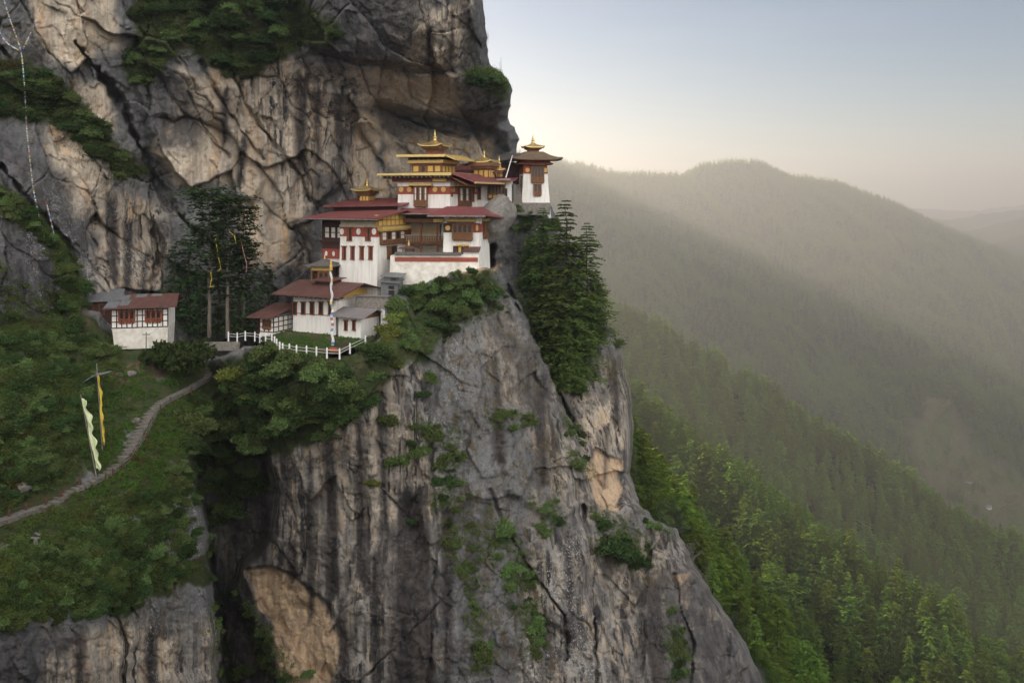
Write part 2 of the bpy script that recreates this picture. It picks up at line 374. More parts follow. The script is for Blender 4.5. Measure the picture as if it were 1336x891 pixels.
def groove(P, width, depth, seed, side=0, amp=3.):
    """an open joint: a channel cut into the face, deepest on the line"""
    global disp
    L = rough_line(P, 4, amp, seed); m, M = L.min(0) - width * 2, L.max(0) + width * 2
    k = (UU > m[0]) & (UU < M[0]) & (VV > m[1]) & (VV < M[1])
    d, _, _ = seg_dist(UU[k], VV[k], L); ww = width * np.clip(.62 + 1.1 * fbm(UU[k] / 30, VV[k] / 30, seed * 3.1, 3), .16, 1.5); disp[k] += depth * np.clip(.7 + .9 * fbm(UU[k] / 55, VV[k] / 55, seed * 5, 2), .1, 1.4) * (1 - smooth01(d, ww * .2, ww)); return d
def shelf(P, depth, w=4, seed=1.0):
    """a slab that stands proud (negative) or is broken out (positive)"""
    global disp
    L = rough_line(list(P) + [P[0]], 4, 3.0, seed); disp += depth * soft_poly(UU, VV, L, w)
disp = disp * (1 - isS * (1 - smooth01(seg_dist(UU, VV, PATH)[0], 8, 30)))
# clefts and joints
for a in ([[(98,55),(140,110),(165,150),(188,205),(215,255),(246,296),(282,325)], 11, 7, 1.1], [[(262,80),(285,125),(310,165),(345,208)], 5, 3, 2.1],
          [[(303,95),(322,140),(355,185),(392,230),(404,262)], 4, 2.5, 3.1], [[(245,120),(262,160),(298,205)], 3, 1.5, 3.6],
          [[(395,60),(455,82),(490,86),(530,96),(592,92),(604,100)], 3.2, 1.8, 4.1], [[(468,82),(482,118),(498,150),(505,190)], 3, 1.5, 5.1],
          [[(528,90),(538,128),(575,148),(640,168)], 4, 2.2, 6.1], [[(486,140),(520,152),(570,170),(610,182)], 6, 3, 7.1],
          [[(444,200),(458,240),(470,262)], 3, 1.4, 8.1], [[(330,240),(350,275),(385,300),(396,335)], 3.5, 2, 9.1], [[(0,215),(40,265),(90,320),(104,372)], 6, 3.5, 10.1],
          [[(0,60),(40,110),(95,170),(140,235)], 4, 2, 10.6], [[(195,395),(208,330),(200,300)], 6, 3, 10.9], [[(205,0),(185,60),(165,85)], 4, 2, 10.3],
          [[(350,600),(372,640),(392,700),(396,735),(384,750)], 3, 1.2, 11.1], [[(465,608),(500,640),(545,688)], 2.4, 1.0, 12.1], [[(590,770),(480,880)], 2, .8, 12.6],
          [[(730,511),(748,555),(774,618),(792,664)], 6, 4, 13.1], [[(650,345),(672,394),(700,446),(730,511)], 4, 3, 14.1], [[(530,505),(542,540),(530,560)], 2.4, 1, 15.1],
          [[(640,640),(660,690),(690,742),(735,800),(742,860)], 4, 2, 16.1], [[(760,660),(772,720),(775,790),(780,891)], 4, 2, 17.1], [[(580,440),(560,560),(566,640),(572,700),(560,891)], 6, 1.3, 18.1],
          [[(880,750),(890,800),(905,840),(900,900)], 4, 1.6, 19.1], [[(150,800),(165,840),(160,891)], 4, 2, 20.1], [[(270,690),(282,760),(292,830),(300,900)], 8, 5, 21.1]):
    groove(*a)
shelf(GULLY, 9, 9, 3.3)
shelf([(318,742),(352,738),(384,750),(430,788),(452,835),(448,868),(430,891),(402,872),(372,830),(340,792)], 1.6, 2.2, 4.4)   # the fallen flake's scar
shelf([(488,132),(560,152),(640,170),(664,200),(640,232),(560,232),(510,200)], 3.5, 7, 5.5)
shelf([(770,585),(812,600),(808,670),(785,668),(765,610)], 1.0, 2, 6.6)
shelf([(165,70),(255,95),(300,150),(345,235),(330,262),(255,255),(205,205)], -2.6, 6, 7.7)
shelf([(585,96),(640,92),(668,114),(664,150),(630,165),(596,140)], -3.5, 7, 8.8)
shelf([(395,0),(600,-40),(596,60),(560,88),(470,80),(400,66)], -2.4, 4, 9.9)
shelf([(0,180),(60,225),(105,300),(110,400),(0,420),(-100,380)], -2.2, 7, 1.9)
shelf([(400,110),(455,120),(462,225),(410,270),(396,200)], -1.5, 5, 2.9)
shelf([(650,530),(735,520),(770,600),(768,660),(720,680),(660,640)], -1.2, 6, 3.9)
shelf([(690,690),(752,660),(768,740),(745,830),(700,800)], -1.5, 5, 3.2)
shelf([(848,712),(905,745),(950,810),(990,891),(990,1000),(850,1000),(838,800)], -2, 5, 3.5)
Dp = Dp + disp * (1 - isT)
wrapR = 13.0
t_ = np.clip(1 - sd / wrapR, 0, 1)
Dp = Dp + 12 * (1 - np.sqrt(np.maximum(1 - np.minimum(t_, 1) ** 2, 0)))
Dp = np.where(sd < 0, Dp + 8 + np.maximum(-sd, 0) * 6 * (1 + .5 * fbm(UU / 9, VV / 14, 6.2, 3)), Dp)
# the top edge of the modelled rock runs back into the mountain
topw = smooth01(-VV, 170, 230); Dp = Dp + topw * 40

PX = (bU - CU) / F * Dp; PZ = (HV - bV) / F * Dp
# paint masks
wu = UU + 9 * fbm(UU / 40, VV / 40, 4.4, 4) ; wv = VV + 9 * fbm(UU / 40, VV / 40, 14.4, 4)
def paint(polys, w):
    a = np.zeros(UU.shape)
    for P in polys: a = np.maximum(a, soft_poly(wu, wv, P, w))
    return a
tan = paint([[(38,-40),(150,-40),(155,60),(112,84),(62,72),(42,30)], [(95,98),(140,108),(152,170),(112,165)], [(238,88),(262,100),(330,62),(395,92),(430,120),(440,235),(402,275),(330,262),(298,240),(232,240),(205,200)],
             [(455,78),(530,98),(620,100),(604,152),(520,146),(470,140)], [(556,18),(612,6),(613,84),(540,88),(532,60)], [(118,235),(200,270),(214,375),(130,378)], [(300,262),(400,270),(408,350),(340,350),(310,300)],
             [(60,130),(120,180),(150,260),(90,290),(70,210)], [(500,170),(640,180),(660,230),(520,260)], [(470,150),(500,160),(480,270),(440,270)], [(490,225),(540,235),(520,290),(440,262)],
             [(410,520),(470,480),(520,500),(540,600),(520,690),(430,690),(395,600)], [(520,720),(560,640),(545,800),(505,800)], [(60,850),(150,810),(230,830),(225,900),(60,900)], [(596,352),(650,350),(636,392),(604,384)], [(640,380),(665,400),(700,470),(690,560),(650,540),(630,450)], [(745,520),(800,520),(815,580),(770,600)],
             [(690,640),(712,640),(706,700),(690,690)], [(280,690),(300,640),(306,700),(296,760)]], 9)
tan = tan * (1 - .42 * isC) * (1 - .62 * isC * (1 - soft_poly(UU, VV, [(395,470),(545,440),(560,640),(545,800),(500,800),(420,700)], 30)))
tan = np.clip(tan * (.95 + .8 * fbm(X / 7, Z / 10, 21, 4)), 0, 1)
orange = paint([[(318,744),(352,740),(385,757),(430,792),(450,836),(446,868),(430,891),(402,872),(372,830),(340,792)], [(772,588),(811,602),(806,668),(786,666),(768,612)], [(878,752),(900,744),(896,790),(884,786)],
                [(598,345),(648,348),(636,376),(606,372)], [(352,790),(372,830),(420,880),(440,930),(400,930),(350,850)]], 2.5)
tan = np.maximum(tan, 0)
dark = paint([[(378,-60),(562,-60),(535,60),(482,86),(402,68)], [(608,-60),(640,-60),(642,92),(600,92)], [(588,96),(672,96),(664,150),(640,166),(600,148)], [(-10,175),(90,230),(112,380),(100,410),(-60,410)],
              [(165,70),(255,98),(262,190),(215,200),(190,130)], [(300,598),(362,640),(352,705),(318,738),(296,700)], [(508,690),(560,680),(572,900),(508,900)], [(835,760),(905,740),(1000,891),(1000,1000),(850,1000)],
              [(656,262),(700,262),(720,330),(690,400),(668,380)], [(640,420),(700,450),(730,520),(690,540)], [(290,740),(330,770),(360,840),(340,900),(290,900)], [(590,640),(640,650),(640,740),(600,700)], [(410,215),(500,265),(500,300),(400,290)],
              [(380,290),(412,300),(410,420),(360,420)], [(0,800),(110,830),(60,900),(-50,900)]], 12)
su = UU + 4 * fbm(UU / 26, VV / 130, 2.9, 4); sv = VV + 14 * fbm(UU / 12, 3.3, 0, 3)
def runs(polys, w):
    a = np.zeros(UU.shape)
    for P in polys: a = np.maximum(a, soft_poly(su, sv, P, w))
    return a
stain = runs([[(383,100),(403,100),(399,180),(390,246),(384,190)], [(289,112),(301,112),(297,182),(289,188)], [(311,176),(323,176),(317,238),(306,238)], [(140,262),(151,262),(153,372),(142,372)], [(160,288),(173,288),(169,384),(158,384)], [(184,330),(194,330),(190,395),(180,395)], [(410,120),(420,120),(416,215),(410,215)], [(440,120),(446,120),(444,190),(440,190)],
              [(520,630),(554,640),(566,900),(512,900)], [(575,660),(592,660),(590,900),(577,900)], [(420,500),(431,500),(446,770),(424,800)], [(462,540),(471,540),(479,760),(467,760)], [(400,600),(408,600),(412,800),(402,820)], [(494,520),(500,520),(508,700),(498,700)], [(340,600),(352,600),(350,735),(336,735)], [(378,700),(388,700),(392,760),(380,760)], [(484,720),(496,720),(500,900),(484,900)], [(440,770),(452,770),(460,900),(444,900)],
              [(700,500),(712,500),(716,620),(702,640)], [(736,690),(748,690),(752,830),(738,850)], [(845,760),(860,760),(868,900),(850,900)], [(560,30),(568,30),(562,88),(554,88)], [(586,10),(594,10),(590,80),(582,80)], [(788,560),(793,560),(793,640),(788,640)], [(798,470),(806,470),(808,560),(798,560)], [(640,470),(652,470),(660,600),(645,610)], [(100,830),(110,830),(112,900),(100,900)], [(190,820),(204,820),(206,900),(190,900)]], 5)
streak = np.clip(paint([[(300,560),(560,440),(580,900),(290,900)], [(120,240),(225,270),(215,400),(110,400)], [(300,80),(470,90),(470,290),(380,280)], [(500,0),(620,0),(612,90),(520,90)], [(660,500),(840,450),(850,670),(740,690)], [(60,820),(290,800),(290,900),(60,900)], [(690,690),(900,700),(1000,900),(680,900)]], 16), 0, 1) * .95 + .12
lichen = paint([[(150,675),(250,640),(285,720),(220,740)], [(190,780),(290,760),(290,900),(180,900)], [(690,690),(770,690),(790,891),(680,891)], [(0,180),(120,250),(120,400),(0,400)], [(560,420),(600,420),(600,600),(560,600)], [(60,150),(200,260),(200,380),(100,380)]], 14)
moss = paint([[(575,430),(700,420),(715,520),(640,560),(600,640),(560,640),(575,540)], [(560,640),(640,620),(700,700),(730,891),(600,891),(600,740)], [(150,760),(240,760),(230,820),(140,820)], [(640,620),(680,640),(740,690),(760,600),(735,540)], [(0,20),(60,40),(140,150),(200,240),(150,260),(40,170)], [(410,420),(420,420),(420,440),(410,440)], [(800,440),(830,520),(800,540),(780,470)], [(770,660),(860,680),(880,760),(790,800)]], 14)
VEGP = [[(196,-60),(380,-60),(400,12),(442,36),(436,58),(396,62),(330,104),(292,100),(246,62),(216,92),(178,112),(164,90)], [(-20,80),(30,80),(92,110),(122,160),(186,228),(160,236),(70,160),(-20,150)],
        [(-30,225),(30,265),(85,320),(112,380),(108,410),(60,420),(90,370),(50,310),(-30,260)], [(596,92),(655,94),(667,112),(660,128),(620,112)]]
veg = np.maximum(paint(VEGP, 6), isS * smooth01(fbm(X / 6, Z / 6, 31, 4) + .75 - 1.6 * smooth01(VV + 25 * fbm(UU / 60, 0, 3, 3), 770, 830) - 1.1 * lichen, -.1, .25))
veg = np.maximum(veg, isT)
veg = np.maximum(veg, paint([[(262,480),(330,455),(520,455),(545,380),(640,350),(660,375),(600,420),(560,470),(520,480),(480,540),(400,585),(320,600),(275,640),(250,600)]], 6))
soil = np.maximum(paint([[(370,430),(440,432),(500,436),(498,441),(440,441),(372,439)], [(150,478),(240,470),(255,480),(170,500)], [(110,485),(185,480),(180,500),(130,505)]], 3), isT * smooth01(np.abs(VV - 457 + 0.004 * (UU - 420) ** 2 * .2), 5, 2) * .9)
idx = -np.ones(UU.shape, int); idx[keep] = np.arange(keep.sum())
q = keep[:-1, :-1] & keep[1:, :-1] & keep[:-1, 1:] & keep[1:, 1:]
faces = np.stack([idx[1:, :-1][q], idx[1:, 1:][q], idx[:-1, 1:][q], idx[:-1, :-1][q]], 1)
co = np.stack([PX[keep], Dp[keep], PZ[keep]], 1)
cliff = np_obj('cliff', co, faces, ROCK, True, attrs={k: a[keep] for k, a in dict(stain=stain, tan=tan, orange=orange, dark=dark, streak=streak, lichen=lichen, moss=moss, veg=veg, soil=soil).items()})
tag(cliff, kind='structure')

def surf(u, v):
    """point of the cliff surface behind photo pixel (u, v) (arrays)"""
    u = np.atleast_1d(np.asarray(u, float)); v = np.atleast_1d(np.asarray(v, float))
    i = np.clip((u - U0) / G, 0, len(gu) - 2.001); j = np.clip((v - V0) / G, 0, len(gv) - 2.001)
    a, b = i.astype(int), j.astype(int); fi, fj = i - a, j - b
    d = Dp[b, a] * (1 - fi) * (1 - fj) + Dp[b, a + 1] * fi * (1 - fj) + Dp[b + 1, a] * (1 - fi) * fj + Dp[b + 1, a + 1] * fi * fj
    return np.stack([(u - CU) / F * d, d, (HV - v) / F * d], 1)

# ------------------------------------------------------------------ the land beyond: valley, wooded spurs, far ranges (one sheet to the horizon)
def L3(pts): return np.array([tuple(W(*p)) for p in pts])
CREST_BIG = L3([(640,196,2300),(730,212,2350),(790,224,2400),(850,232,2450),(890,233,2480),(915,220,2500),(945,215,2520),(990,216,2540),(1030,231,2560),(1090,241,2600),(1150,262,2640),(1190,280,2680),(1240,302,2720),(1336,345,2800),(1500,420,2950)])
CREST_A = L3([(640,330,900),(700,350,860),(790,402,820),(860,440,790),(980,515,750),(1100,592,710),(1200,660,680),(1336,735,650),(1500,830,620)])
CREST_B = L3([(700,440,560),(760,490,530),(825,548,500),(900,608,465),(980,668,430),(1060,728,400),(1140,790,375),(1230,850,350),(1300,915,335),(1450,1040,320)])
CREST_C = L3([(760,560,330),(830,640,320),(880,700,305),(930,770,290),(985,850,275),(1050,950,262)])      # last rocks and trees under the cliff's foot
FAR1 = L3([(1000,300,4600),(1180,279,4600),(1240,287,4500),(1280,279,4400),(1336,273,4400),(1500,262,4400)])
FAR2 = L3([(1100,300,3900),(1230,312,3800),(1280,295,3750),(1336,282,3700),(1480,262,3600)])
FAR3 = L3([(1150,350,3250),(1290,318,3200),(1336,307,3150),(1480,280,3100)])
FAR0 = L3([(700,262,6500),(1150,282,6500),(1200,271,6500),(1260,275,6500),(1336,267,6500),(1600,262,6500)])
# the mountain that carries the cliff, hidden behind it and running back to the big ridge; the notches of its unseen crest are shaped to cut the sunlight into shafts
MASSIF = np.array([(-125,250,40),(-150,300,30),(-180,480,0),(-205,700,5),(-215,800,5),(-235,950,-10),(-235,1120,-10),(-190,1300,10),(-112,1340,92),(-96,1440,90),(-150,1470,60),(-200,1500,75),(-268,1515,236),(-257,1565,224),(-246,1610,238),(-236,1650,178),(-226,1690,226),(-211,1755,213),(-197,1820,228),(-187,1870,160),(-174,1920,210),(-152,1995,188),(-135,2050,207),(-100,2130,118),(-40,2325,115)], float)
WEST = np.array([(-95,250,120),(-160,190,130),(-190,120,120),(-230,40,110),(-330,-60,100)], float)
VIEW = np.array([(-600,-260,60),(-120,-34,-2),(0,-8,-3),(60,-20,-8),(400,-160,-80),(900,-350,-250)], float)
def ridge(x, y, L, k, floor=-1e4):
    z = np.full(x.shape, floor, float)
    for a, b in zip(L[:-1], L[1:]):
        d = b[:2] - a[:2]; t = np.clip(((x - a[0]) * d[0] + (y - a[1]) * d[1]) / (d @ d), 0, 1)
        q = np.hypot(x - a[0] - t * d[0], y - a[1] - t * d[1]); z = np.maximum(z, a[2] + t * (b[2] - a[2]) - k * q)
    return z
def land(x, y):
    r = np.hypot(x, y)
    z = -610 - .01 * np.maximum(r - 2000, 0) * 0 + 14 * fbm(x / 300, y / 300, 2.2, 3)
    rel = fbm(x / 260, y / 260, 1.1, 5, .55)
    gul = np.abs(fbm(x / 190 + .4 * fbm(x / 400, y / 400, 9, 2), y / 420, 6.6, 3))
    for L, k, a in ((CREST_BIG, .62, 75), (MASSIF, 1.22, 2), (CREST_A, .80, 26), (CREST_B, .95, 14), (CREST_C, 1.5, 5), (WEST, 1.6, 10), (VIEW, 1.0, 6)):
        h = ridge(x, y, L, k)
        off = -ridge(x, y, L * np.array([1, 1, 0]), 1.0)
        near = smooth01(off, 0, 300)
        h = h + a * (rel * (.12 + .88 * near) - 1.1 * gul * near)
        z = np.maximum(z, h)
    for L, k in ((FAR1, .4), (FAR2, .42), (FAR3, .45), (FAR0, .35)):
        z = np.maximum(z, ridge(x, y, L, k) + 12 * rel)
    return z
azs = np.concatenate([np.linspace(-180, -34, 60, endpoint=False), np.linspace(-34, -3, 60, endpoint=False), np.linspace(-3, 36, 430, endpoint=False), np.linspace(36, 180, 60)])
rr = np.concatenate([[0.5, 2, 4, 7, 11, 16, 24, 36, 52, 75, 105, 140, 175, 205], np.geomspace(230, 3200, 430), np.geomspace(3230, 9000, 120)])
AA, RR = np.meshgrid(np.radians(azs), rr); LX, LY = RR * np.sin(AA), RR * np.cos(AA)
LZ = land(LX, LY)
# keep the sheet below and behind the cliff's own rock
pu = CU + F * LX / np.maximum(LY, 1); nearc = (LY > 20) & (RR < 238) & (np.abs(LX) < LY * .9) & (AA < .01)
LZ = np.where(nearc, np.minimum(LZ, -.95 * LY - 6), LZ)
LZ = np.minimum(LZ, np.where(RR < 20, -1.8 - .0 * RR, 1e5))
n_r, n_a = LZ.shape; ii = np.arange(n_r * n_a).reshape(n_r, n_a)
lf = np.stack([ii[:-1, :-1].ravel(), ii[:-1, 1:].ravel(), ii[1:, 1:].ravel(), ii[1:, :-1].ravel()], 1)
def make_land():
    s = NT('wooded_land'); P = s.coord()
    c = s.mix(s.noise(P, .012, 7, .65, .35, .65), (.018, .028, .011), (.032, .040, .015))
    c = s.mix(s.noise(P, .10, 6, .7, .5, .7), c, (.018, .030, .012))
    c = s.mix(s.noise(P, .006, 5, .6, .60, .66), c, (.115, .095, .065))
    c = s.mix(s.attr('field'), c, s.mix(s.noise(P, .02, 4, .5, .4, .6), (.10, .125, .04), (.13, .115, .06)))
    return s.done(c, .95, 0, s.bump(s.noise(P, .12, 6, .7, .2, .8), 1.0, 8), .1)
MEADOW = []
for u_, v_ in ((1262, 628), (1290, 655), (1330, 690), (1240, 622)):
    ys = np.linspace(1000, 2800, 1500); zr_ = ys * (HV - v_) / F; hh = land(ys * (u_ - CU) / F, ys) > zr_; d_ = ys[int(np.argmax(hh))] if hh.any() else 1750; MEADOW.append(((u_ - CU) / F * d_, d_))
def meadow(x, y): return np.clip(sum(np.exp(-(((x - a) / 60) ** 2 + ((y - b) / 95) ** 2) * 1.2) for a, b in MEADOW) * 1.5, 0, 1)
fld = np.maximum(smooth01(-LZ, 545, 585) * .6, meadow(LX, LY))
ground = np_obj('ground', np.stack([LX.ravel(), LY.ravel(), LZ.ravel()], 1), lf[:, ::-1], make_land(), True, attrs={'field': fld})
tag(ground, kind='structure')

# ------------------------------------------------------------------ the air
hz = NT('haze_air'); hz.t.nodes.remove(hz.b)
pv = hz.n('VolumePrincipled', Density=HAZE_DENSITY, Anisotropy=.6); pv.inputs['Color'].default_value = (1, .955, .905, 1)
hz.l(pv.outputs[0], hz.out.inputs['Volume'])
def haze():
    x0, x1, y0, y1, z0, z1 = -9000, 16000, -24500, 24500, -720, 264
    x0, x1, y0, y1 = -9200, 9200, -9200, 9200
    c = np.array([(x, y, z) for z in (z0, z1) for y in (y0, y1) for x in (x0, x1)], float)
    f = np.array([(0,2,3,1),(4,5,7,6),(0,1,5,4),(2,6,7,3),(0,4,6,2),(1,3,7,5)])
    return tag(np_obj('haze', c, f, hz.m), kind='stuff')
haze()

# ------------------------------------------------------------------ building kit
WHITE = plain('whitewash', (.80, .775, .73), (.66, .63, .58), .55, .9, bump=.3, bscale=3, lo=.42, hi=.8, stretch=(1, 1, .45))
def _weather(m):
    s = NT.__new__(NT); s.m = m; s.t = m.node_tree; s.b = s.t.nodes['Principled BSDF']; s.out = s.t.nodes['Material Output']
    src = s.b.inputs['Base Color'].links[0].from_socket
    c = s.mix(s.math('MULTIPLY', s.noise(s.coord((2.2, 2.2, .14)), 1.1, 5, .65, .50, .74), .6), src, (.44, .40, .34))
    c = s.mix(s.math('MULTIPLY', s.noise(s.coord(), 2.6, 6, .7, .60, .70), .55), c, (.50, .44, .36))
    s.l(c, s.b.inputs['Base Color']); return m
_weather(WHITE)
STAINED = plain('stained_whitewash', (.76, .72, .65), (.50, .45, .38), .8, .9, bump=.4, bscale=3, lo=.4, hi=.7)
REDBAND = plain('red_ochre_paint', (.33, .075, .048), (.24, .06, .042), 2)
GOLD = plain('gilded_copper', (.84, .64, .27), (.68, .49, .19), 2.5, .34, .75, .2, spec=.5)
GOLDPAINT = plain('gold_paint', (.62, .43, .15), (.48, .31, .10), 3, .6, .15, spec=.4)
YELLOW = plain('yellow_ochre_paint', (.66, .43, .12), (.54, .33, .085), 2)
TIMBER = plain('carved_timber', (.235, .115, .055), (.15, .07, .036), 4, .75, bscale=14, bump=.6)
DTIMBER = plain('dark_timber', (.075, .032, .024), (.045, .022, .018), 3, .8)
REDTIMBER = plain('red_timber', (.26, .085, .045), (.16, .05, .03), 3, .8)
CREAM = plain('cream_panes', (.72, .69, .62), (.58, .55, .49), 2, .6)
DARK = plain('dark_opening', (.014, .012, .012), (.028, .024, .022), 3, .35, spec=.5)
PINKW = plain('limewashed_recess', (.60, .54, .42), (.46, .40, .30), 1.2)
STONE = plain('masonry', (.26, .235, .205), (.13, .118, .105), 2.2, .9, bump=.8, bscale=6)
GREYWOOD = plain('weathered_wood', (.24, .215, .19), (.13, .115, .10), 2, .9, stretch=(1, 6, 1))
GREYMETAL = plain('grey_sheet_metal', (.21, .225, .24), (.135, .13, .125), 1.3, .55, .3, .3, stretch=(4, .6, 1))
POSTWHITE = plain('white_post_paint', (.78, .77, .75), (.66, .64, .61), 3)
def sheet(name, c, c2, c3):
    s = NT(name); v = s.coord()
    c = s.mix(s.noise(s.coord((1, .5, 1)), .7, 6, .65, .35, .7), c, c2)
    c = s.mix(s.noise(s.coord((1, .25, 1)), 1.6, 7, .75, .50, .66), c, c3)
    wv = s.n('TexWave', wave_type='BANDS', bands_direction='X', Scale=1.6); s.l(v, wv.inputs['Vector'])
    c = s.mix(s.math('MULTIPLY', wv.outputs['Fac'], .14), c, c3)
    return s.done(c, .55, .1, s.bump(wv.outputs['Fac'], .7, .06), .35)
REDROOF = sheet('red_painted_sheet', (.235, .055, .058), (.165, .046, .046), (.225, .115, .105))
RUSTROOF = sheet('rusty_red_sheet', (.135, .052, .043), (.090, .042, .036), (.15, .10, .085))
GREYROOF = sheet('grey_roof_sheet', (.25, .245, .25), (.19, .18, .185), (.21, .12, .10))
BSHINGLE = plain('brown_shingle', (.20, .135, .085), (.115, .08, .055), 2.2, .85, bump=.9, bscale=7)
SHINGLE = plain('grey_shingle', (.145, .130, .115), (.085, .077, .07), 2.2, .9, bump=.9, bscale=7)

class MB:
    """collects vertices and faces for ONE mesh; xf maps (along, outwards, up) to the building's own axes"""
    def __init__(s, xf=None): s.v, s.f, s.xf = [], [], xf or (lambda a, n, z: (a, -n, z))
    def add(s, pts, faces):
        o = len(s.v); s.v += [s.xf(*p) for p in pts]; s.f += [tuple(i + o for i in f) for f in faces]; return s
    def box(s, a0, a1, n0, n1, z0, z1):
        return s.add([(a0,n0,z0),(a1,n0,z0),(a1,n1,z0),(a0,n1,z0),(a0,n0,z1),(a1,n0,z1),(a1,n1,z1),(a0,n1,z1)], [(0,3,2,1),(4,5,6,7),(0,1,5,4),(1,2,6,5),(2,3,7,6),(3,0,4,7)])
    def slab(s, top, t):
        n = len(top); return s.add(list(top) + [(a, b, c - t) for a, b, c in top], [tuple(range(n)), tuple(range(2 * n - 1, n - 1, -1))] + [(i, n + i, n + (i + 1) % n, (i + 1) % n) for i in range(n)])
    def prism(s, sec, n0, n1):
        """cross-section of (along, up) points carried from n0 to n1"""
        k = len(sec); return s.add([(a, n0, z) for a, z in sec] + [(a, n1, z) for a, z in sec], [tuple(range(k)), tuple(range(2 * k - 1, k - 1, -1))] + [(i, (i + 1) % k, k + (i + 1) % k, k + i) for i in range(k)])
    def disc(s, a, n0, n1, z, r, k=16, rz=None):
        rz = rz or r; return s.prism([(a + r * math.cos(6.2832 * i / k), z + rz * math.sin(6.2832 * i / k)) for i in range(k)], n0, n1)
    def tube(s, p, q, r0, r1=None, k=8):
        r1 = r0 if r1 is None else r1; p, q = Vector(p), Vector(q); d = (q - p).normalized(); x = d.orthogonal().normalized(); y = d.cross(x); o = []
        for c, r in ((p, r0), (q, r1)):
            for i in range(k):
                t = 6.2832 * i / k; o.append(tuple(c + r * (x * math.cos(t) + y * math.sin(t))))
        return s.add(o, [(i, (i + 1) % k, k + (i + 1) % k, k + i) for i in range(k)] + [tuple(range(k - 1, -1, -1)), tuple(range(k, 2 * k))])
    def lathe(s, prof, a, n, k=12):
        o = [(a + r * math.cos(6.2832 * i / k), n + r * math.sin(6.2832 * i / k), z) for r, z in prof for i in range(k)]; m = len(prof)
        return s.add(o, [(j * k + i, j * k + (i + 1) % k, (j + 1) * k + (i + 1) % k, (j + 1) * k + i) for j in range(m - 1) for i in range(k)] + [tuple(range(k - 1, -1, -1)), tuple(range((m - 1) * k, m * k))])
    def pagoda(s, a, n, hx, hy, z0, rise, tx, ty, up=.25, th=.16, k=8):
        """hipped roof with up-turned corners: eave half-sizes hx, hy, top half-sizes tx, ty"""
        def ring(hx, hy, z, up):
            o = []
            for c0, c1 in (((-1,-1),(1,-1)), ((1,-1),(1,1)), ((1,1),(-1,1)), ((-1,1),(-1,-1))):
                for i in range(k):
                    t = i / k; e = abs(2 * t - 1) ** 4; o.append((a + hx * (c0[0] + (c1[0] - c0[0]) * t), n + hy * (c0[1] + (c1[1] - c0[1]) * t), z + up * e))
            return o
        m = 4 * k; rs = [ring(hx * .9, hy * .9, z0 - th * 1.0, up * .7), ring(hx, hy, z0 - th, up), ring(hx, hy, z0, up)]
        for f in (.33, .66, 1.0): rs.append(ring(hx + (tx - hx) * f, hy + (ty - hy) * f, z0 + rise * f ** 1.5, up * (1 - f) ** 2))
        return s.add(sum(rs, []), [(j * m + i, j * m + (i + 1) % m, (j + 1) * m + (i + 1) % m, (j + 1) * m + i) for j in range(len(rs) - 1) for i in range(m)] + [tuple(range(m - 1, -1, -1)), tuple(range((len(rs) - 1) * m, len(rs) * m))])
    def build(s, name, mat, parent=None, label=None, smooth=False):
        me = bpy.data.meshes.new(name); me.from_pydata(s.v, [], s.f); me.materials.append(mat)
        bm = bmesh.new(); bm.from_mesh(me); bmesh.ops.recalc_face_normals(bm, faces=bm.faces); bm.to_mesh(me); bm.free()
        if smooth: me.polygons.foreach_set('use_smooth', [True] * len(me.polygons))
        o = bpy.data.objects.new(name, me); COL.objects.link(o); o.parent = parent
        if label: o['label'] = label
        return o

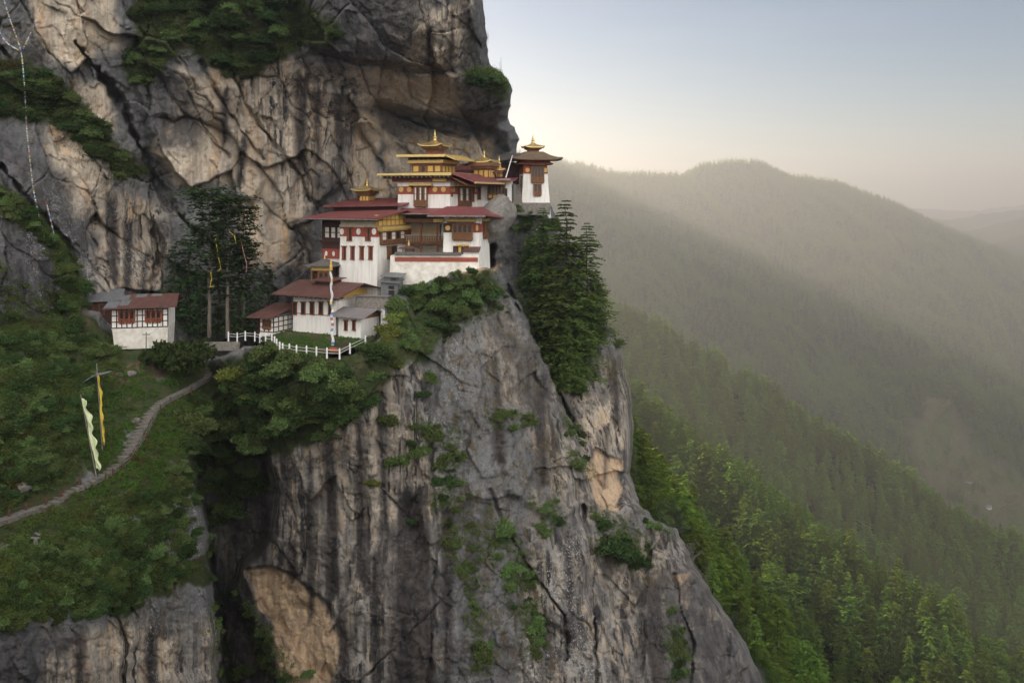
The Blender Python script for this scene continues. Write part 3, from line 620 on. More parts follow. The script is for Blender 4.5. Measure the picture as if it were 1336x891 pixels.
class Bld:
    """a building whose near right-hand bottom corner is seen at photo pixel (u, v) and depth d"""
    def __init__(s, name, label, cat, u, v, d, yaw, w, dp, h, bat=.02, foot=3., wall=WHITE, group=None, wall_name='wall'):
        s.P = W(u, v, d); s.c, s.s = math.cos(R(yaw)), math.sin(R(yaw)); s.w, s.dp, s.h, s.bat = w, dp, h, bat
        s.root = empty(name, s.P, R(yaw), label, cat, group)
        if wall:
            b0, b1 = -foot * bat, h * bat; m = MB(lambda x, y, z: (x, y, z))
            m.add([(-w+b0,b0,-foot),(-b0,b0,-foot),(-b0,dp-b0,-foot),(-w+b0,dp-b0,-foot),(-w+b1,b1,h),(-b1,b1,h),(-b1,dp-b1,h),(-w+b1,dp-b1,h)], [(0,3,2,1),(4,5,6,7),(0,1,5,4),(1,2,6,5),(2,3,7,6),(3,0,4,7)])
            s.wall = m.build(wall_name, wall, s.root)
    def fx(s, u):
        k = (u - CU) / F; return (k * s.P.y - s.P.x) / (s.c - k * s.s)
    def rx(s, u):
        k = (u - CU) / F; return (k * s.P.y - s.P.x) / (-s.s - k * s.c)
    def fz(s, v, x=0.): return (HV - v) / F * (s.P.y + x * s.s) - s.P.z
    def rz(s, v, t=0.): return (HV - v) / F * (s.P.y + t * s.c) - s.P.z
    def face(s, k):
        b, w, dp = s.bat, s.w, s.dp
        return {'front': lambda a, n, z: (a, b * z - n, z), 'right': lambda a, n, z: (n - b * z, a, z), 'left': lambda a, n, z: (-w - n + b * z, a, z), 'flat': lambda x, y, z: (x, y, z)}[k]
    def mb(s, k='flat'): return MB(s.face(k))
    def ring(s, z0, z1, n, mat, name, label=None):
        b, w, dp = s.bat, s.w, s.dp; m = s.mb()
        p = lambda z: [(-w + b * z - n, b * z - n, z), (-b * z + n, b * z - n, z), (-b * z + n, dp - b * z + n, z), (-w + b * z - n, dp - b * z + n, z)]
        m.add(p(z0) + p(z1), [(0,3,2,1),(4,5,6,7),(0,1,5,4),(1,2,6,5),(2,3,7,6),(3,0,4,7)]); return m.build(name, mat, s.root, label)
    def med(s, f, a, z, r, mat=GOLDPAINT, rz=None):
        return s.mb(f).disc(a, .03, .12, z, r, 18, rz).build('medallion', mat, s.root)
    def slot(s, f, a0, a1, z0, z1, shutter=True, mat=REDTIMBER, pane=DARK):
        m = s.mb(f); t = min(.13, (a1 - a0) * .16); m.box(a0, a0 + t, -.1, .17, z0, z1).box(a1 - t, a1, -.1, .17, z0, z1).box(a0 - .12, a1 + .12, -.1, .30, z1, z1 + .16).box(a0 - .05, a1 + .05, -.1, .21, z0 - .12, z0)
        w = m.build('window', mat, s.root); am = (a0 + a1) / 2
        p = s.mb(f).box(a0 + t, a1 - t, -.1, .08, z0, z1); p.build('pane', pane, w)
        if shutter: s.mb(f).box(a0 + t, a0 + (a1 - a0) * .45, .081, .13, z0, z1).build('shutter', mat, w)
        return w
    def bay(s, f, a0, a1, z0, z1, cols, n=.45, pane=CREAM, sill=.28, arch=False, lint=True, mat=TIMBER, checker=True, lmat=GOLDPAINT, over=.35):
        """projecting carved timber window: posts, rails, rows of panes, balustrade panel, dentils, gilded head"""
        H = z1 - z0; zs = z0 + H * sill; m = s.mb(f); cw = (a1 - a0) / cols; t = min(.11, cw * .16)
        m.box(a0, a1, -.1, n - .12, z0, z1)
        for i in range(cols + 1): m.box(a0 + cw * i - t, a0 + cw * i + t, n - .12, n + .02, z0, z1)
        m.box(a0 - .05, a1 + .05, n - .12, n + .05, zs - .09, zs + .05).box(a0 - .08, a1 + .08, -.1, n + .10, z0 - .12, z0).box(a0 - .06, a1 + .06, -.1, n + .08, z1, z1 + .12)
        k = max(3, int((a1 - a0) / .36)); q = (a1 - a0) / k
        for i in range(k): m.box(a0 + q * (i + .2), a0 + q * (i + .8), -.1, n - .02, z0 - .30, z0 - .12).box(a0 + q * (i + .2), a0 + q * (i + .7), n - .12, n - .04, z0 + .03, zs - .12)
        w = m.build('window', mat, s.root)
        for i in range(cols):
            p0, p1 = a0 + cw * i + t, a0 + cw * (i + 1) - t; q = s.mb(f); zt = z1 - .06
            if arch:
                r = (p1 - p0) / 2 * .86; cx = (p0 + p1) / 2; zc = zt - r - .1
                q.prism([(cx - r, zs + .1), (cx + r, zs + .1)] + [(cx + r * math.cos(3.1416 * j / 8), zc + r * math.sin(3.1416 * j / 8)) for j in range(9)], n - .13, n - .09)
                q.build('pane', DARK, w)
            elif pane is CREAM:
                if checker and i % 2: 
                    q.box(p0 + .05, p1 - .05, n - .13, n - .09, zs + .1, zt - H * .08); q.build('pane', DARK, w); continue
                zm = (zs + zt) / 2; q.box(p0 + .03, p1 - .03, n - .13, n - .07, zs + .08, zm - .05).box(p0 + .03, p1 - .03, n - .13, n - .07, zm + .05, zt); q.build('pane', CREAM, w)
            else: q.box(p0 + .04, p1 - .04, n - .13, n - .09, zs + .1, zt); q.build('pane', pane, w)
        if lint:
            l = s.mb(f).box(a0 - over, a1 + over, -.1, n + .32, z1 + .28, z1 + .72); l.build('lintel', lmat, w)
            d = s.mb(f); k = int((a1 - a0 + 2 * over) / .30)
            for i in range(k): d.box(a0 - over + .3 * i + .05, a0 - over + .3 * i + .20, -.1, n + .24, z1 + .13, z1 + .275)
            d.build('dentil_trim', DTIMBER, w)
        return w
    def cornice(s, f, a0, a1, z0, z1, n=.35, mat=GOLDPAINT):
        c = s.mb(f).box(a0, a1, -.1, n, z0, z1).build('cornice', mat, s.root); d = s.mb(f); k = max(2, int((a1 - a0) / .34))
        for i in range(k): d.box(a0 + (a1 - a0) * (i + .2) / k, a0 + (a1 - a0) * (i + .75) / k, -.1, n - .1, z0 - .16, z0 - .003)
        d.build('dentil_trim', DTIMBER, c); return c
    def rafters(s, a0, a1, y0, y1, z, k, mat=DTIMBER, h=.22):
        m = s.mb()
        for i in range(k): x = a0 + (a1 - a0) * (i + .5) / k; m.box(x - .09, x + .09, y0, y1, z - h, z)
        return m.build('rafters', mat, s.root)

def finial(b, parent, x, y, z, h, mat=GOLD, name='finial'):
    p = [(.30,0),(.34,.06),(.18,.13),(.22,.20),(.30,.27),(.26,.34),(.10,.40),(.14,.46),(.18,.52),(.08,.60),(.10,.66),(.05,.74),(.06,.80),(.02,.88),(.005,1)]
    return b.mb().lathe([(r * h * .62, z + t * h) for r, t in p], x, y, 10).build(name, mat, parent, smooth=True)
def lantern(b, x, y, z, hw, h, rhw, roof_mat=GOLD, drum=TIMBER, fin=1.6, panels=YELLOW, sy=1.0):
    """small gilded roof turret: drum with painted panels, flaring roof, finial"""
    m = b.mb().box(x - hw, x + hw, y - hw * sy, y + hw * sy, z, z + h * .62); m.box(x - hw * 1.25, x + hw * 1.25, y - hw * 1.25 * sy, y + hw * 1.25 * sy, z + h * .62, z + h * .78); m.box(x - hw * 1.5, x + hw * 1.5, y - hw * 1.5 * sy, y + hw * 1.5 * sy, z + h * .78, z + h)
    d = m.build('turret', drum, b.root); k = 3; q = b.mb(); e = .03
    for i in range(k):
        c = -hw + 2 * hw * (i + .5) / k; wv = hw / k * .68
        q.box(x + c - wv, x + c + wv, y - hw * sy - e, y - hw * sy + .02, z + h * .12, z + h * .52); q.box(x + hw - .02, x + hw + e, y + c * sy - wv, y + c * sy + wv, z + h * .12, z + h * .52); q.box(x - hw - e, x - hw + .02, y + c * sy - wv, y + c * sy + wv, z + h * .12, z + h * .52)
    q.build('panels', panels, d)
    b.mb().pagoda(x, y, rhw, rhw * sy, z + h + .16, rhw * .42, .22, .22, rhw * .16).build('turret_roof', roof_mat, d)
    if fin: finial(b, d, x, y, z + h + .16 + rhw * .40, fin)
    return d

# ------------------------------------------------------------------ the monastery
# the tall white block with four slot windows
A = Bld('monastery_block', 'tall white block with red band, white discs and four slot windows', 'building', 492, 384, 138, -24, 7.5, 12, 12.1, .022, 7)
zA = A.fz
A.ring(zA(309.5), zA(297), .05, REDBAND, 'frieze')
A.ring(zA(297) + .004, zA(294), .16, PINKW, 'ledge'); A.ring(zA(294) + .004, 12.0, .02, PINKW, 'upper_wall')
for u in (445.5, 467, 487.3): A.med('front', A.fx(u), zA(302.3, A.fx(u)), .40, WHITE, .52)
for u in (452, 476): x = A.fx(u); A.slot('front', x, x + 1.0, zA(313.6, x), zA(297.4, x))
for u in (446, 457, 469, 480.5): x = A.fx(u); A.slot('front', x, x + .78, zA(338, x), zA(322, x))
r0, r1 = A.rx(496.5), A.rx(526)
A.bay('right', r0, r1, A.rz(318, r0), A.rz(303, r0), 5, .55, lint=False)
l = A.mb('right').box(r0 - .7, r1 + 1.2, -.1, 1.1, A.rz(300.5, r0), A.rz(296, r0)).build('lintel', GOLDPAINT, A.root)
A.cornice('right', r0 - .4, r1 + .5, A.rz(302.4, r0), A.rz(300.6, r0), .8, YELLOW)
m = A.mb('right').box(r0 - 1.2, r1 + 1.1, -.1, .5, A.rz(294.6, r0), A.rz(280.5, r0)); m.build('gable_panel', YELLOW, A.root)
m = A.mb('right')
for i in range(8): x = r0 - 1.1 + (r1 - r0 + 2.2) * i / 7.2; m.box(x - .06, x + .06, .48, .56, A.rz(294.6, r0), A.rz(281, r0))
m.box(r0 - 1.2, r1 + 1.1, .48, .57, A.rz(287.4, r0) - .06, A.rz(287.4, r0) + .06); m.build('panel_battens', TIMBER, A.root)
x = A.rx(505.5); A.slot('right', x, x + 3.0, A.rz(337.5, x), A.rz(322.5, x), True, TIMBER)
ze, zr = 12.15, 13.25
m = A.mb(); m.slab([(-13.8, -2.0, ze + .05), (1.7, -2.0, ze + .35), (1.7, 6.4, zr + .35), (-13.8, 6.4, zr - .1)], .22); m.slab([(1.7, 6.42, zr + .35), (1.7, 14.6, ze + .3), (-13.8, 14.6, ze), (-13.8, 6.42, zr - .1)], .22)
A.roof = m.build('roof', REDROOF, A.root)
A.mb().box(-13.8, 1.7, -2.06, -1.98, ze - .12, ze + .02).build('fascia', GREYWOOD, A.roof)
A.rafters(-13.2, 1.2, -1.8, .4, ze - .03, 12)
# timber wing on its left
Bw = Bld('timber_wing', 'dark red timber wing with small white panes left of the tall white block', 'building', 0, 0, 1, 0, 5, 8, 1, wall=None)
Bw.root.location = A.root.matrix_basis @ Vector((0, 0, 0)); bpy.context.view_layer.update()
def rel(b, other, x, y, z): o = other; return Vector((o.P.x + x * o.c - y * o.s, o.P.y + x * o.s + y * o.c, o.P.z + z))
Bw.root.location = rel(Bw, A, -7.4, 1.6, 0); Bw.root.rotation_euler = A.root.rotation_euler; Bw.P = Bw.root.location.copy(); Bw.c, Bw.s = A.c, A.s; Bw.bat = 0
m = Bw.mb().box(-4.6, 0, 0, 8, 6.6, 12.0); Bw.wall = m.build('timber_wall', DTIMBER, Bw.root)
Bw.mb().box(-4.4, 0, .15, 8, 3.0, 6.6).build('base_wall', WHITE, Bw.root)
for k in range(3): x = -3.9 + 1.25 * k; w = Bw.mb('front').box(x - .08, x + .83, -.02, .05, 8.8, 10.7).box(x - .15, x + .9, .0, .2, 10.7, 10.85).build('window', DTIMBER, Bw.root); Bw.mb('front').box(x, x + .75, .04, .08, 8.9, 9.68).box(x, x + .75, .04, .08, 9.82, 10.6).build('pane', CREAM, w)
Bw.mb('front').box(-4.9, 0, -.1, .3, 8.2, 8.45).box(-4.8, 0, -.1, .2, 7.9, 8.2).build('ledge', DTIMBER, Bw.root)
Bw.mb('front').box(-4.5, 0, -.14, .06, 5.4, 7.0).build('frieze', REDBAND, Bw.root)
for k in range(3): Bw.mb('front').disc(-3.7 + 1.5 * k, .05, .1, 6.2, .26, 14, .42).build('medallion', WHITE, Bw.root)
m = Bw.mb().slab([(-4.3, -1, 12.9), (5.5, -1, 13.2), (5.5, 8.5, 15.0), (-4.3, 8.5, 14.5)], .2)
# the second, higher roof behind with its gilded turret
C2 = Bld('rear_hall', 'low hall under a dark red roof with a small gilded turret, against the cliff', 'building', 515, 300, 150, -24, 13, 9, 4.2, 0, 3, DTIMBER)
C2.mb().slab([(-14.5, -1.2, 4.1), (2.5, -1.2, 4.4), (2.5, 4.5, 5.6), (-11.5, 4.5, 5.5)], .2).build('roof', REDROOF, C2.root)
lantern(C2, -7.6, 2.8, 4.9, 1.0, 1.9, 2.2, fin=1.5)
# grey-roofed pavilion at the foot of the timber wing
Pv = Bld('gate_pavilion', 'small carved pavilion with grey pyramid roof beside the tall white block', 'pavilion', 431, 373, 139.5, -14, 3.3, 3.0, 3.0, 0, 4, None)
for x in (-3.4, -.1): Pv.mb().box(x - .12, x + .12, 0, .24, -2.5, 3.0).build('post', TIMBER, Pv.root)
Pv.mb().box(-3.3, -.2, .6, 3.0, -2.5, 3.0).build('rear_wall', DTIMBER, Pv.root)
Pv.bay('front', -2.1, -.3, .3, 2.2, 2, .12, DARK, .2, True, False, TIMBER); Pv.mb().box(-3.3, 0, -.15, .1, 2.45, 3.0).build('beam', GOLDPAINT, Pv.root)
Pv.mb().pagoda(-1.75, 1.5, 2.75, 2.4, 3.3, 1.0, .15, .15, .05).build('roof', SHINGLE, Pv.root); finial(Pv, Pv.root, -1.75, 1.5, 4.25, .9)

# the galleried court between the two white blocks
Gd = Bld('court_gallery', 'timber gallery with carved balustrade around the open court', 'gallery', 579, 331, 144.5, -6, 7.6, 4, 6.6, 0, 2, None)
zg = Gd.fz
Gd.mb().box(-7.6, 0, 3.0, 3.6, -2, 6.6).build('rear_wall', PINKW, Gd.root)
Gd.mb().box(-7.6, -.1, .3, 3.0, zg(317.5), zg(316)).build('floor', TIMBER, Gd.root)
m = Gd.mb()
for i in range(26): x = -7.5 + 7.3 * i / 25; m.box(x - .07, x + .07, .15, .3, zg(315.5), zg(309.2)); m.box(x - .12, x + .06, .05, .3, zg(318.6), zg(316.6))
m.box(-7.6, -.1, .12, .34, zg(309.2), zg(308.2)).box(-7.6, -.1, .12, .34, zg(312.5), zg(312.0)).box(-7.6, -.1, .02, .34, zg(316.5), zg(315.4)); m.build('balustrade', TIMBER, Gd.root)
m = Gd.mb()
for i in range(22): x = -7.3 + 6.0 * i / 21; m.box(x - .05, x + .05, 2.85, 2.98, zg(304), zg(300.2))
m.box(-7.4, -1.2, 2.8, 3.0, zg(300.2), zg(299.5)).box(-7.4, -1.2, 2.8, 3.0, zg(304.5), zg(304)); m.build('rear_balustrade', YELLOW, Gd.root)
for u, z1 in ((548.5, 291), (570, 291)): x = Gd.fx(u); Gd.mb().box(x - .14, x + .14, .3, .6, -1, zg(z1)).build('post', REDTIMBER, Gd.root)
Gd.mb().box(-1.25, -.2, 2.9, 3.02, zg(317), zg(293)).build('doorway', DARK, Gd.root)
Gd.cornice('front', -7.6, -.1, zg(290), zg(285.8), .15, TIMBER); Gd.cornice('front', -1.7, -.05, zg(290.3), zg(285.4), .35, GOLDPAINT)
Gd.mb().box(-7.6, 0, .4, 2.9, zg(285.5), zg(280)).build('ceiling', DTIMBER, Gd.root)
m = Gd.mb().slab([(-8.3, -2.0, zg(278.2)), (.6, -2.0, zg(277.6)), (2.6, 6, zg(268.5)), (-8.3, 6, zg(271.2))], .2); Gd.roof = m.build('roof', REDROOF, Gd.root)
Gd.mb().box(-8.3, .6, -2.07, -2.0, zg(279.7), zg(278.4)).build('fascia', GREYWOOD, Gd.roof)
m = Gd.mb(); p0, p1 = (Gd.fx(579), -.6, zg(311.5)), (Gd.fx(590.5), -3.0, -.2)
for dy in (0, 1.0): m.tube((p0[0], p0[1] + dy, p0[2]), (p1[0], p1[1] + dy, p1[2]), .16, .16, 6)
for i in range(11): t = (i + .5) / 11; m.box(p0[0] + (p1[0] - p0[0]) * t - .18, p0[0] + (p1[0] - p0[0]) * t + .18, p0[1] + (p1[1] - p0[1]) * t, p0[1] + (p1[1] - p0[1]) * t + 1.0, p0[2] + (p1[2] - p0[2]) * t - .05, p0[2] + (p1[2] - p0[2]) * t + .03)
m.build('stair', DTIMBER, Gd.root)
# little canopy shrine in the court
Sh = Bld('canopy_shrine', 'little shrine canopy with red-brown roof and gilt finial inside the court', 'shrine', 542, 332, 139, -4, 2.4, 1.4, 1, 0, 1, None)
for x in (-2.1, -.3): Sh.mb().box(x - .07, x + .07, .2, .34, -1, .95).build('post', DTIMBER, Sh.root)
Sh.mb().box(-1.9, -.5, .4, 1.2, -1, .8).build('altar', STONE, Sh.root)
Sh.mb().pagoda(-1.2, .6, 1.7, 1.1, 1.0, .45, .2, .15, .04, .1).build('roof', RUSTROOF, Sh.root); finial(Sh, Sh.root, -1.2, .6, 1.4, 1.0)

# the right-hand white block with the arched bay
E_ = Bld('monastery_block', 'white corner block with four arched openings in a carved bay and hipped red roof', 'building', 626, 345, 138.5, -9, 6.2, 9, 7.7, .03, 4)
zE = E_.fz; 
E_.ring(zE(303.5), zE(291.5), .05, REDBAND, 'frieze')
x0, x1 = E_.fx(591), E_.fx(616.5)
E_.bay('front', x0, x1, zE(312), zE(293), 4, .55, sill=.42, arch=True, lint=False)
E_.cornice('front', E_.fx(583), E_.fx(621), zE(289.5), zE(285.6), .75)
E_.mb('front').box(E_.fx(578.6), E_.fx(589.5), -.05, .16, zE(303.5), zE(292)).build('painted_panel', DTIMBER, E_.root); E_.med('front', E_.fx(584.3), zE(297.8), .42).location.y = -.12
for u in (620.3, 624.5): E_.mb('front').box(E_.fx(u) - .06, E_.fx(u) + .10, -.02, .12, zE(303.6), zE(292)).build('pilaster', REDTIMBER, E_.root)
E_.mb('right').box(.7, 1.9, -.1, .14, zE(345), 7.6).build('buttress', WHITE, E_.root); E_.mb('right').box(.65, 1.95, -.1, .19, zE(303.5), zE(292.4)).build('buttress_band', REDBAND, E_.root)
E_.bay('right', 3.2, 7.6, zE(311), zE(292), 4, .5, DARK, .3, False, True)
E_.med('front', E_.fx(622.2), zE(297.5), .22, GOLDPAINT, .5)
E_.cornice('front', E_.fx(596), E_.fx(611.5), zE(321), zE(318.6), .55); E_.mb('front').box(E_.fx(599), E_.fx(609), -.05, .3, zE(331), zE(321.2)).build('door_frame', YELLOW, E_.root); E_.mb('front').box(E_.fx(602), E_.fx(606), .2, .32, zE(332), zE(322.6)).build('door', DARK, E_.root)
E_.mb('front').box(E_.fx(591), E_.fx(598), -.05, .12, zE(331), zE(321.2)).build('side_door', DTIMBER, E_.root)
m = E_.mb(); hz0 = zE(280.5); m.slab([(-8.2, -2.4, hz0), (1.4, -2.4, hz0 + .1), (-1.2, 3.2, hz0 + 1.25), (-6.2, 3.2, hz0 + 1.35)], .2); m.slab([(1.42, -2.4, hz0 + .1), (3.4, 9.5, hz0 - .75), (-1.2, 9.5, hz0 + 1.2), (-1.2, 3.2, hz0 + 1.25)], .2); m.slab([(-8.2, -2.4, hz0 - .003), (-6.2, 3.2, hz0 + 1.347), (-6.2, 9.5, hz0 + 1.2), (-8.2, 9.5, hz0)], .2)
E_.roof = m.build('roof', REDROOF, E_.root); E_.mb().box(-8.2, 1.4, -2.47, -2.40, hz0 - .28, hz0 - .04).build('fascia', GREYWOOD, E_.roof)
E_.rafters(-7.4, .8, -2.2, .3, hz0 - .21, 7)
# porch with tiled roof at its foot
Po = Bld('entrance_porch', 'low white porch with a rust tiled roof at the foot of the corner block', 'porch', 625, 343, 136.9, -9, 2.6, 1.5, 1.9, 0, 2)
Po.mb().slab([(-2.75, -.5, 1.9), (.15, -.5, 1.9), (0, 1.6, 2.5), (-2.6, 1.6, 2.5)], .14).build('roof', RUSTROOF, Po.root)
# court retaining wall
Tw = Bld('retaining_wall', 'white retaining wall with red stripe carrying the court, shrubs at its foot', 'wall', 625, 352, 136.6, -3, 14.4, 2.2, 2.2, .03, 2.4, STAINED)
zT = Tw.fz
Tw.mb('front').box(-13.6, -.2, -.05, .09, zT(341.6), zT(336.2)).build('red_stripe', REDBAND, Tw.root)
m = Tw.mb()
for i in range(28): x = -13.7 + .39 * i; m.slab([(x, -.35 + .05 * math.sin(i * 1.7), zT(331.8)), (x + .37, -.35, zT(331.8)), (x + .37, .6, zT(329.6) + .04 * math.sin(i * 2.3)), (x, .6, zT(329.6))], .15)
m.build('coping', SHINGLE, Tw.root)
Tw.mb().box(-13.6, -2.6, .0, .45, 2.1, zT(332.4)).build('parapet', WHITE, Tw.root)

# the upper temple
H_ = Bld('upper_temple', 'upper white temple with gilded tiered roofs, gold discs on a red band', 'temple', 587, 276, 147, -20, 10.1, 12.5, 6.2, .02, 5)
zH = H_.fz
H_.ring(zH(253.6), zH(243.2), .05, REDBAND, 'frieze'); H_.ring(zH(243.2) + .004, zH(237), .10, WHITE, 'upper_wall')
for u in (523.5, 534, 567.5, 578.5): H_.med('front', H_.fx(u), zH(247.4, H_.fx(u)), .45)
H_.bay('front', H_.fx(541.5), H_.fx(558), zH(268.5), zH(244.5), 5, .5, checker=True, over=1.0)
for x in (.75, 1.6, 11.6): H_.med('right', x, H_.rz(248, x), .4)
a = H_.rx(597.5); H_.bay('right', a, a + 5.2, H_.rz(269, a), H_.rz(245.5, a), 4, .5, over=1.2); H_.slot('right', a + 6.2, a + 7.3, H_.rz(263, a + 6), H_.rz(247.5, a + 6)); H_.slot('right', .55, 1.1, H_.rz(256, 0), H_.rz(246, 0), False)
m = H_.mb('front'); zr0, zr1 = zH(229.5), zH(225.5)
m = H_.mb(); m.prism([(-13.0, zr0 + .1), (1.2, zr0), (1.2, zr1), (-13.0, zr1 - .1)], -2.2, 12.5); H_.roof = m.build('roof', GOLD, H_.root)
m = H_.mb(); m.slab([(1.22, -2.0, zr1 - .05), (5.2, -1.2, zr1 - 1.55), (5.2, 12.8, zr1 - 1.55), (1.22, 12.8, zr1 - .05)], .25); m.build('lower_roof', REDROOF, H_.roof)
m = H_.mb(); m.slab([(1.0, -1.4, zr1 - .75), (3.6, -.8, zr1 - 2.0), (3.6, 12.5, zr1 - 2.0), (1.0, 12.5, zr1 - .75)], .22); m.build('inner_eave', REDTIMBER, H_.roof)
H_.mb().box(5.05, 5.32, -1.2, 12.8, zr1 - 1.9, zr1 - 1.58).build('gilded_edge', GOLD, H_.roof)
H_.mb().box(-12.2, 1.1, -1.5, 12, zH(233), zr0 - .003).build('soffit', DTIMBER, H_.root); H_.mb().box(-10.9, .5, -.6, 12, zH(237), zH(233) - .003).build('eave_beam', REDTIMBER, H_.root)
H_.rafters(-12.4, 1.0, -2.0, -1.4, zr0 - .01, 16, GREYWOOD, .3); H_.mb().box(-2.9, -.4, -.9, -.4, zH(236.8), zH(230)).build('painted_beam', YELLOW, H_.root)
# second and third tiers
m = H_.mb(); zt = zr1 + .02; x0, x1 = -8.1, -2.3; m.box(x0, x1, 1.6, 7.6, zt, zt + 2.2); d2 = m.build('second_tier', TIMBER, H_.root)
q = H_.mb()
for i in range(4):
    c = x0 + .35 + 1.4 * i
    if i != 1: q.box(c, c + .95, 1.55, 1.62, zt + .25, zt + 1.25)
for i in range(4): q.box(x1 - .02, x1 + .05, 2.0 + 1.4 * i, 2.9 + 1.4 * i, zt + .25, zt + 1.25)
q.build('panels', YELLOW, d2); H_.mb().disc(x0 + 2.2, -1.62, -1.54, zt + .7, .36) ; MB(lambda a, n, z: (a, 1.6 - n, z)).disc(x0 + 2.2, .02, .07, zt + .7, .34, 14, .5).build('round_opening', DARK, d2)
H_.mb().box(x0 - .55, x1 + .55, 1.0, 8.2, zt + 1.75, zt + 2.3).build('cornice', GOLDPAINT, d2); H_.mb().box(x0 - .2, x1 + .2, 1.3, 8, zt + 1.45, zt + 1.745).build('dentil_trim', REDTIMBER, d2)
m = H_.mb()
for i in range(7): x = x0 - .3 + (x1 - x0 + .2) * i / 6.4; m.box(x, x + .45, .75, 8.3, zt + 2.3, zt + 2.75)
m.build('brackets', DTIMBER, d2)
m = H_.mb(); m.prism([(x0 - 2.3, zt + 2.85), (x1 + 1.2, zt + 2.75), (x1 + 1.2, zt + 3.2), (x0 - 2.3, zt + 3.25)], .1, 9.2); r2 = m.build('second_roof', GOLD, d2)
m = H_.mb(); m.slab([(x1 + 1.22, .15, zt + 3.15), (x1 + 3.0, .5, zt + 2.4), (x1 + 3.0, 9.4, zt + 2.4), (x1 + 1.22, 9.4, zt + 3.15)], .22); m.build('side_eave', GOLDPAINT, r2)
lantern(H_, (x0 + x1) / 2 + .2, 4.6, zt + 3.22, 1.25, 1.55, 2.35, fin=2.1, panels=REDTIMBER)
lantern(H_, 1.7, 11.6, zr1 - .9, 1.5, 3.0, 2.2, fin=1.4)
# wing behind it against the rock
I_ = Bld('rear_wing', 'timber gallery wing with red roofs and a slim gilt spire between temple and tower', 'building', 666, 264, 158, -5, 12.5, 5, 4.3, 0, 4)
zI = I_.fz
I_.bay('front', I_.fx(637), I_.fx(659), zI(259.5), zI(242), 5, .4, DARK, .36, False, True, TIMBER, over=.5)
I_.med('front', I_.fx(640), zI(256.5), .3).location.y = -.42; I_.med('front', I_.fx(646), zI(256.5), .3).location.y = -.42; I_.med('front', I_.fx(652), zI(256.5), .3).location.y = -.42
I_.slot('front', I_.fx(623), I_.fx(627.5), zI(260), zI(245)); I_.mb('front').box(I_.fx(657.5), I_.fx(662), -.05, .42, zI(262), zI(246)).build('door', DARK, I_.root)
m = I_.mb().slab([(-5.5, -1.6, zI(235.5)), (.9, -1.6, zI(235.2)), (.9, 5.4, zI(231)), (-5.5, 5.4, zI(231))], .2); I_.roof = m.build('roof', REDROOF, I_.root)
m = I_.mb().slab([(-13.5, -1.2, zI(223.5)), (-1.6, -1.2, zI(224.5)), (-1.6, 6.4, zI(217)), (-12.5, 6.4, zI(214))], .22); m.build('upper_roof', REDROOF, I_.root)
I_.mb().box(-12.5, -3.0, .3, 5, zI(236) , zI(225.5)).build('upper_wall', TIMBER, I_.root); I_.rafters(-13, -2, -1.0, .4, zI(225.2), 9, YELLOW, .35)
lantern(I_, -2.3, 1.8, zI(231.5), .55, 1.35, 1.15, fin=2.2)
# the tower on the edge
K_ = Bld('corner_tower', 'tapering white tower with gold discs and tall carved window on the cliff edge', 'tower', 717.5, 266, 164, 9, 5.5, 5.6, 7.6, .07, 5)
zK = K_.fz
K_.ring(zK(227), zK(214.5), .05, REDBAND, 'frieze')
c = (K_.fx(689.5) + K_.fx(711.5)) / 2
for u in (688.8, 711.8): K_.med('front', K_.fx(u), zK(222), .42)
K_.bay('front', K_.fx(693.5), K_.fx(709.5), zK(237.5), zK(217.5), 4, .35, DARK, .3, False, True, TIMBER, over=.2); K_.bay('front', K_.fx(696.5), K_.fx(705.8), zK(254.5), zK(241), 2, .3, DARK, .3, False, False)
for dx in (1.3, 3.0): K_.slot('left', dx, dx + .7, 1.0 + 2.2 * (dx < 2), 3.0 + 2.2 * (dx < 2), False)
zc = zK(213); K_.mb().box(-5.2, -.4, .3, 5.2, zc - .2, zc + .9).build('cornice', TIMBER, K_.root)
K_.mb().pagoda(-2.8, 2.8, 5.0, 4.6, zc + .75, 1.5, 1.7, 1.7, .32, .22).build('roof', BSHINGLE, K_.root)
K_.mb().pagoda(-2.8, 2.8, 3.4, 3.2, zc - .15, .7, 2.6, 2.6, .1, .16).build('lower_eave', REDTIMBER, K_.root)
lantern(K_, -2.8, 2.8, zc + 2.0, 1.0, 1.0, 2.0, fin=1.9, panels=REDTIMBER)
L_ = Bld('side_hall', 'dark shingle-roofed hall tucked between the corner tower and the rock', 'building', 690, 262, 168.5, 9, 6.0, 5, 7.5, 0, 4, DTIMBER)
L_.mb().slab([(-7.2, -1.4, 8.0), (.6, -1.4, 8.5), (-1.0, 5.5, 9.7), (-6.0, 5.5, 9.4)], .25).build('roof', SHINGLE, L_.root); L_.slot('front', -2.2, -1.4, 2, 4.4, False)
# stone stair and terrace wall in front of the rear wing and tower
Ts = Bld('terrace_wall', 'low stone terrace wall with turf on top under the corner tower', 'wall', 718, 270, 160.5, 3, 12.5, 6, .75, 0, 1.5, STONE)
St = Bld('stone_stair', 'steep stone stair climbing beside the corner tower', 'stair', 681.5, 263.5, 161.2, 3, 1.25, 4.2, 1, 0, 1, None)
m = St.mb()
for i in range(14): m.box(-1.25, 0, .29 * i, 4.2, -.6 + .28 * i, -.325 + .28 * i)
m.build('steps', GREYWOOD, St.root); St.mb().box(-1.7, -1.26, 0, 4.2, -.6, 3.4).build('side_wall', STONE, St.root)
Pl = W(660, 232, 158.5); pm = MB(lambda x, y, z: (x, y, z)); pm.tube(Pl, W(668.5, 203, 160), .12, .08, 7); tag(pm.build('bare_pole', POSTWHITE), 'bare white pole leaning against the eaves beside the corner tower', 'pole')
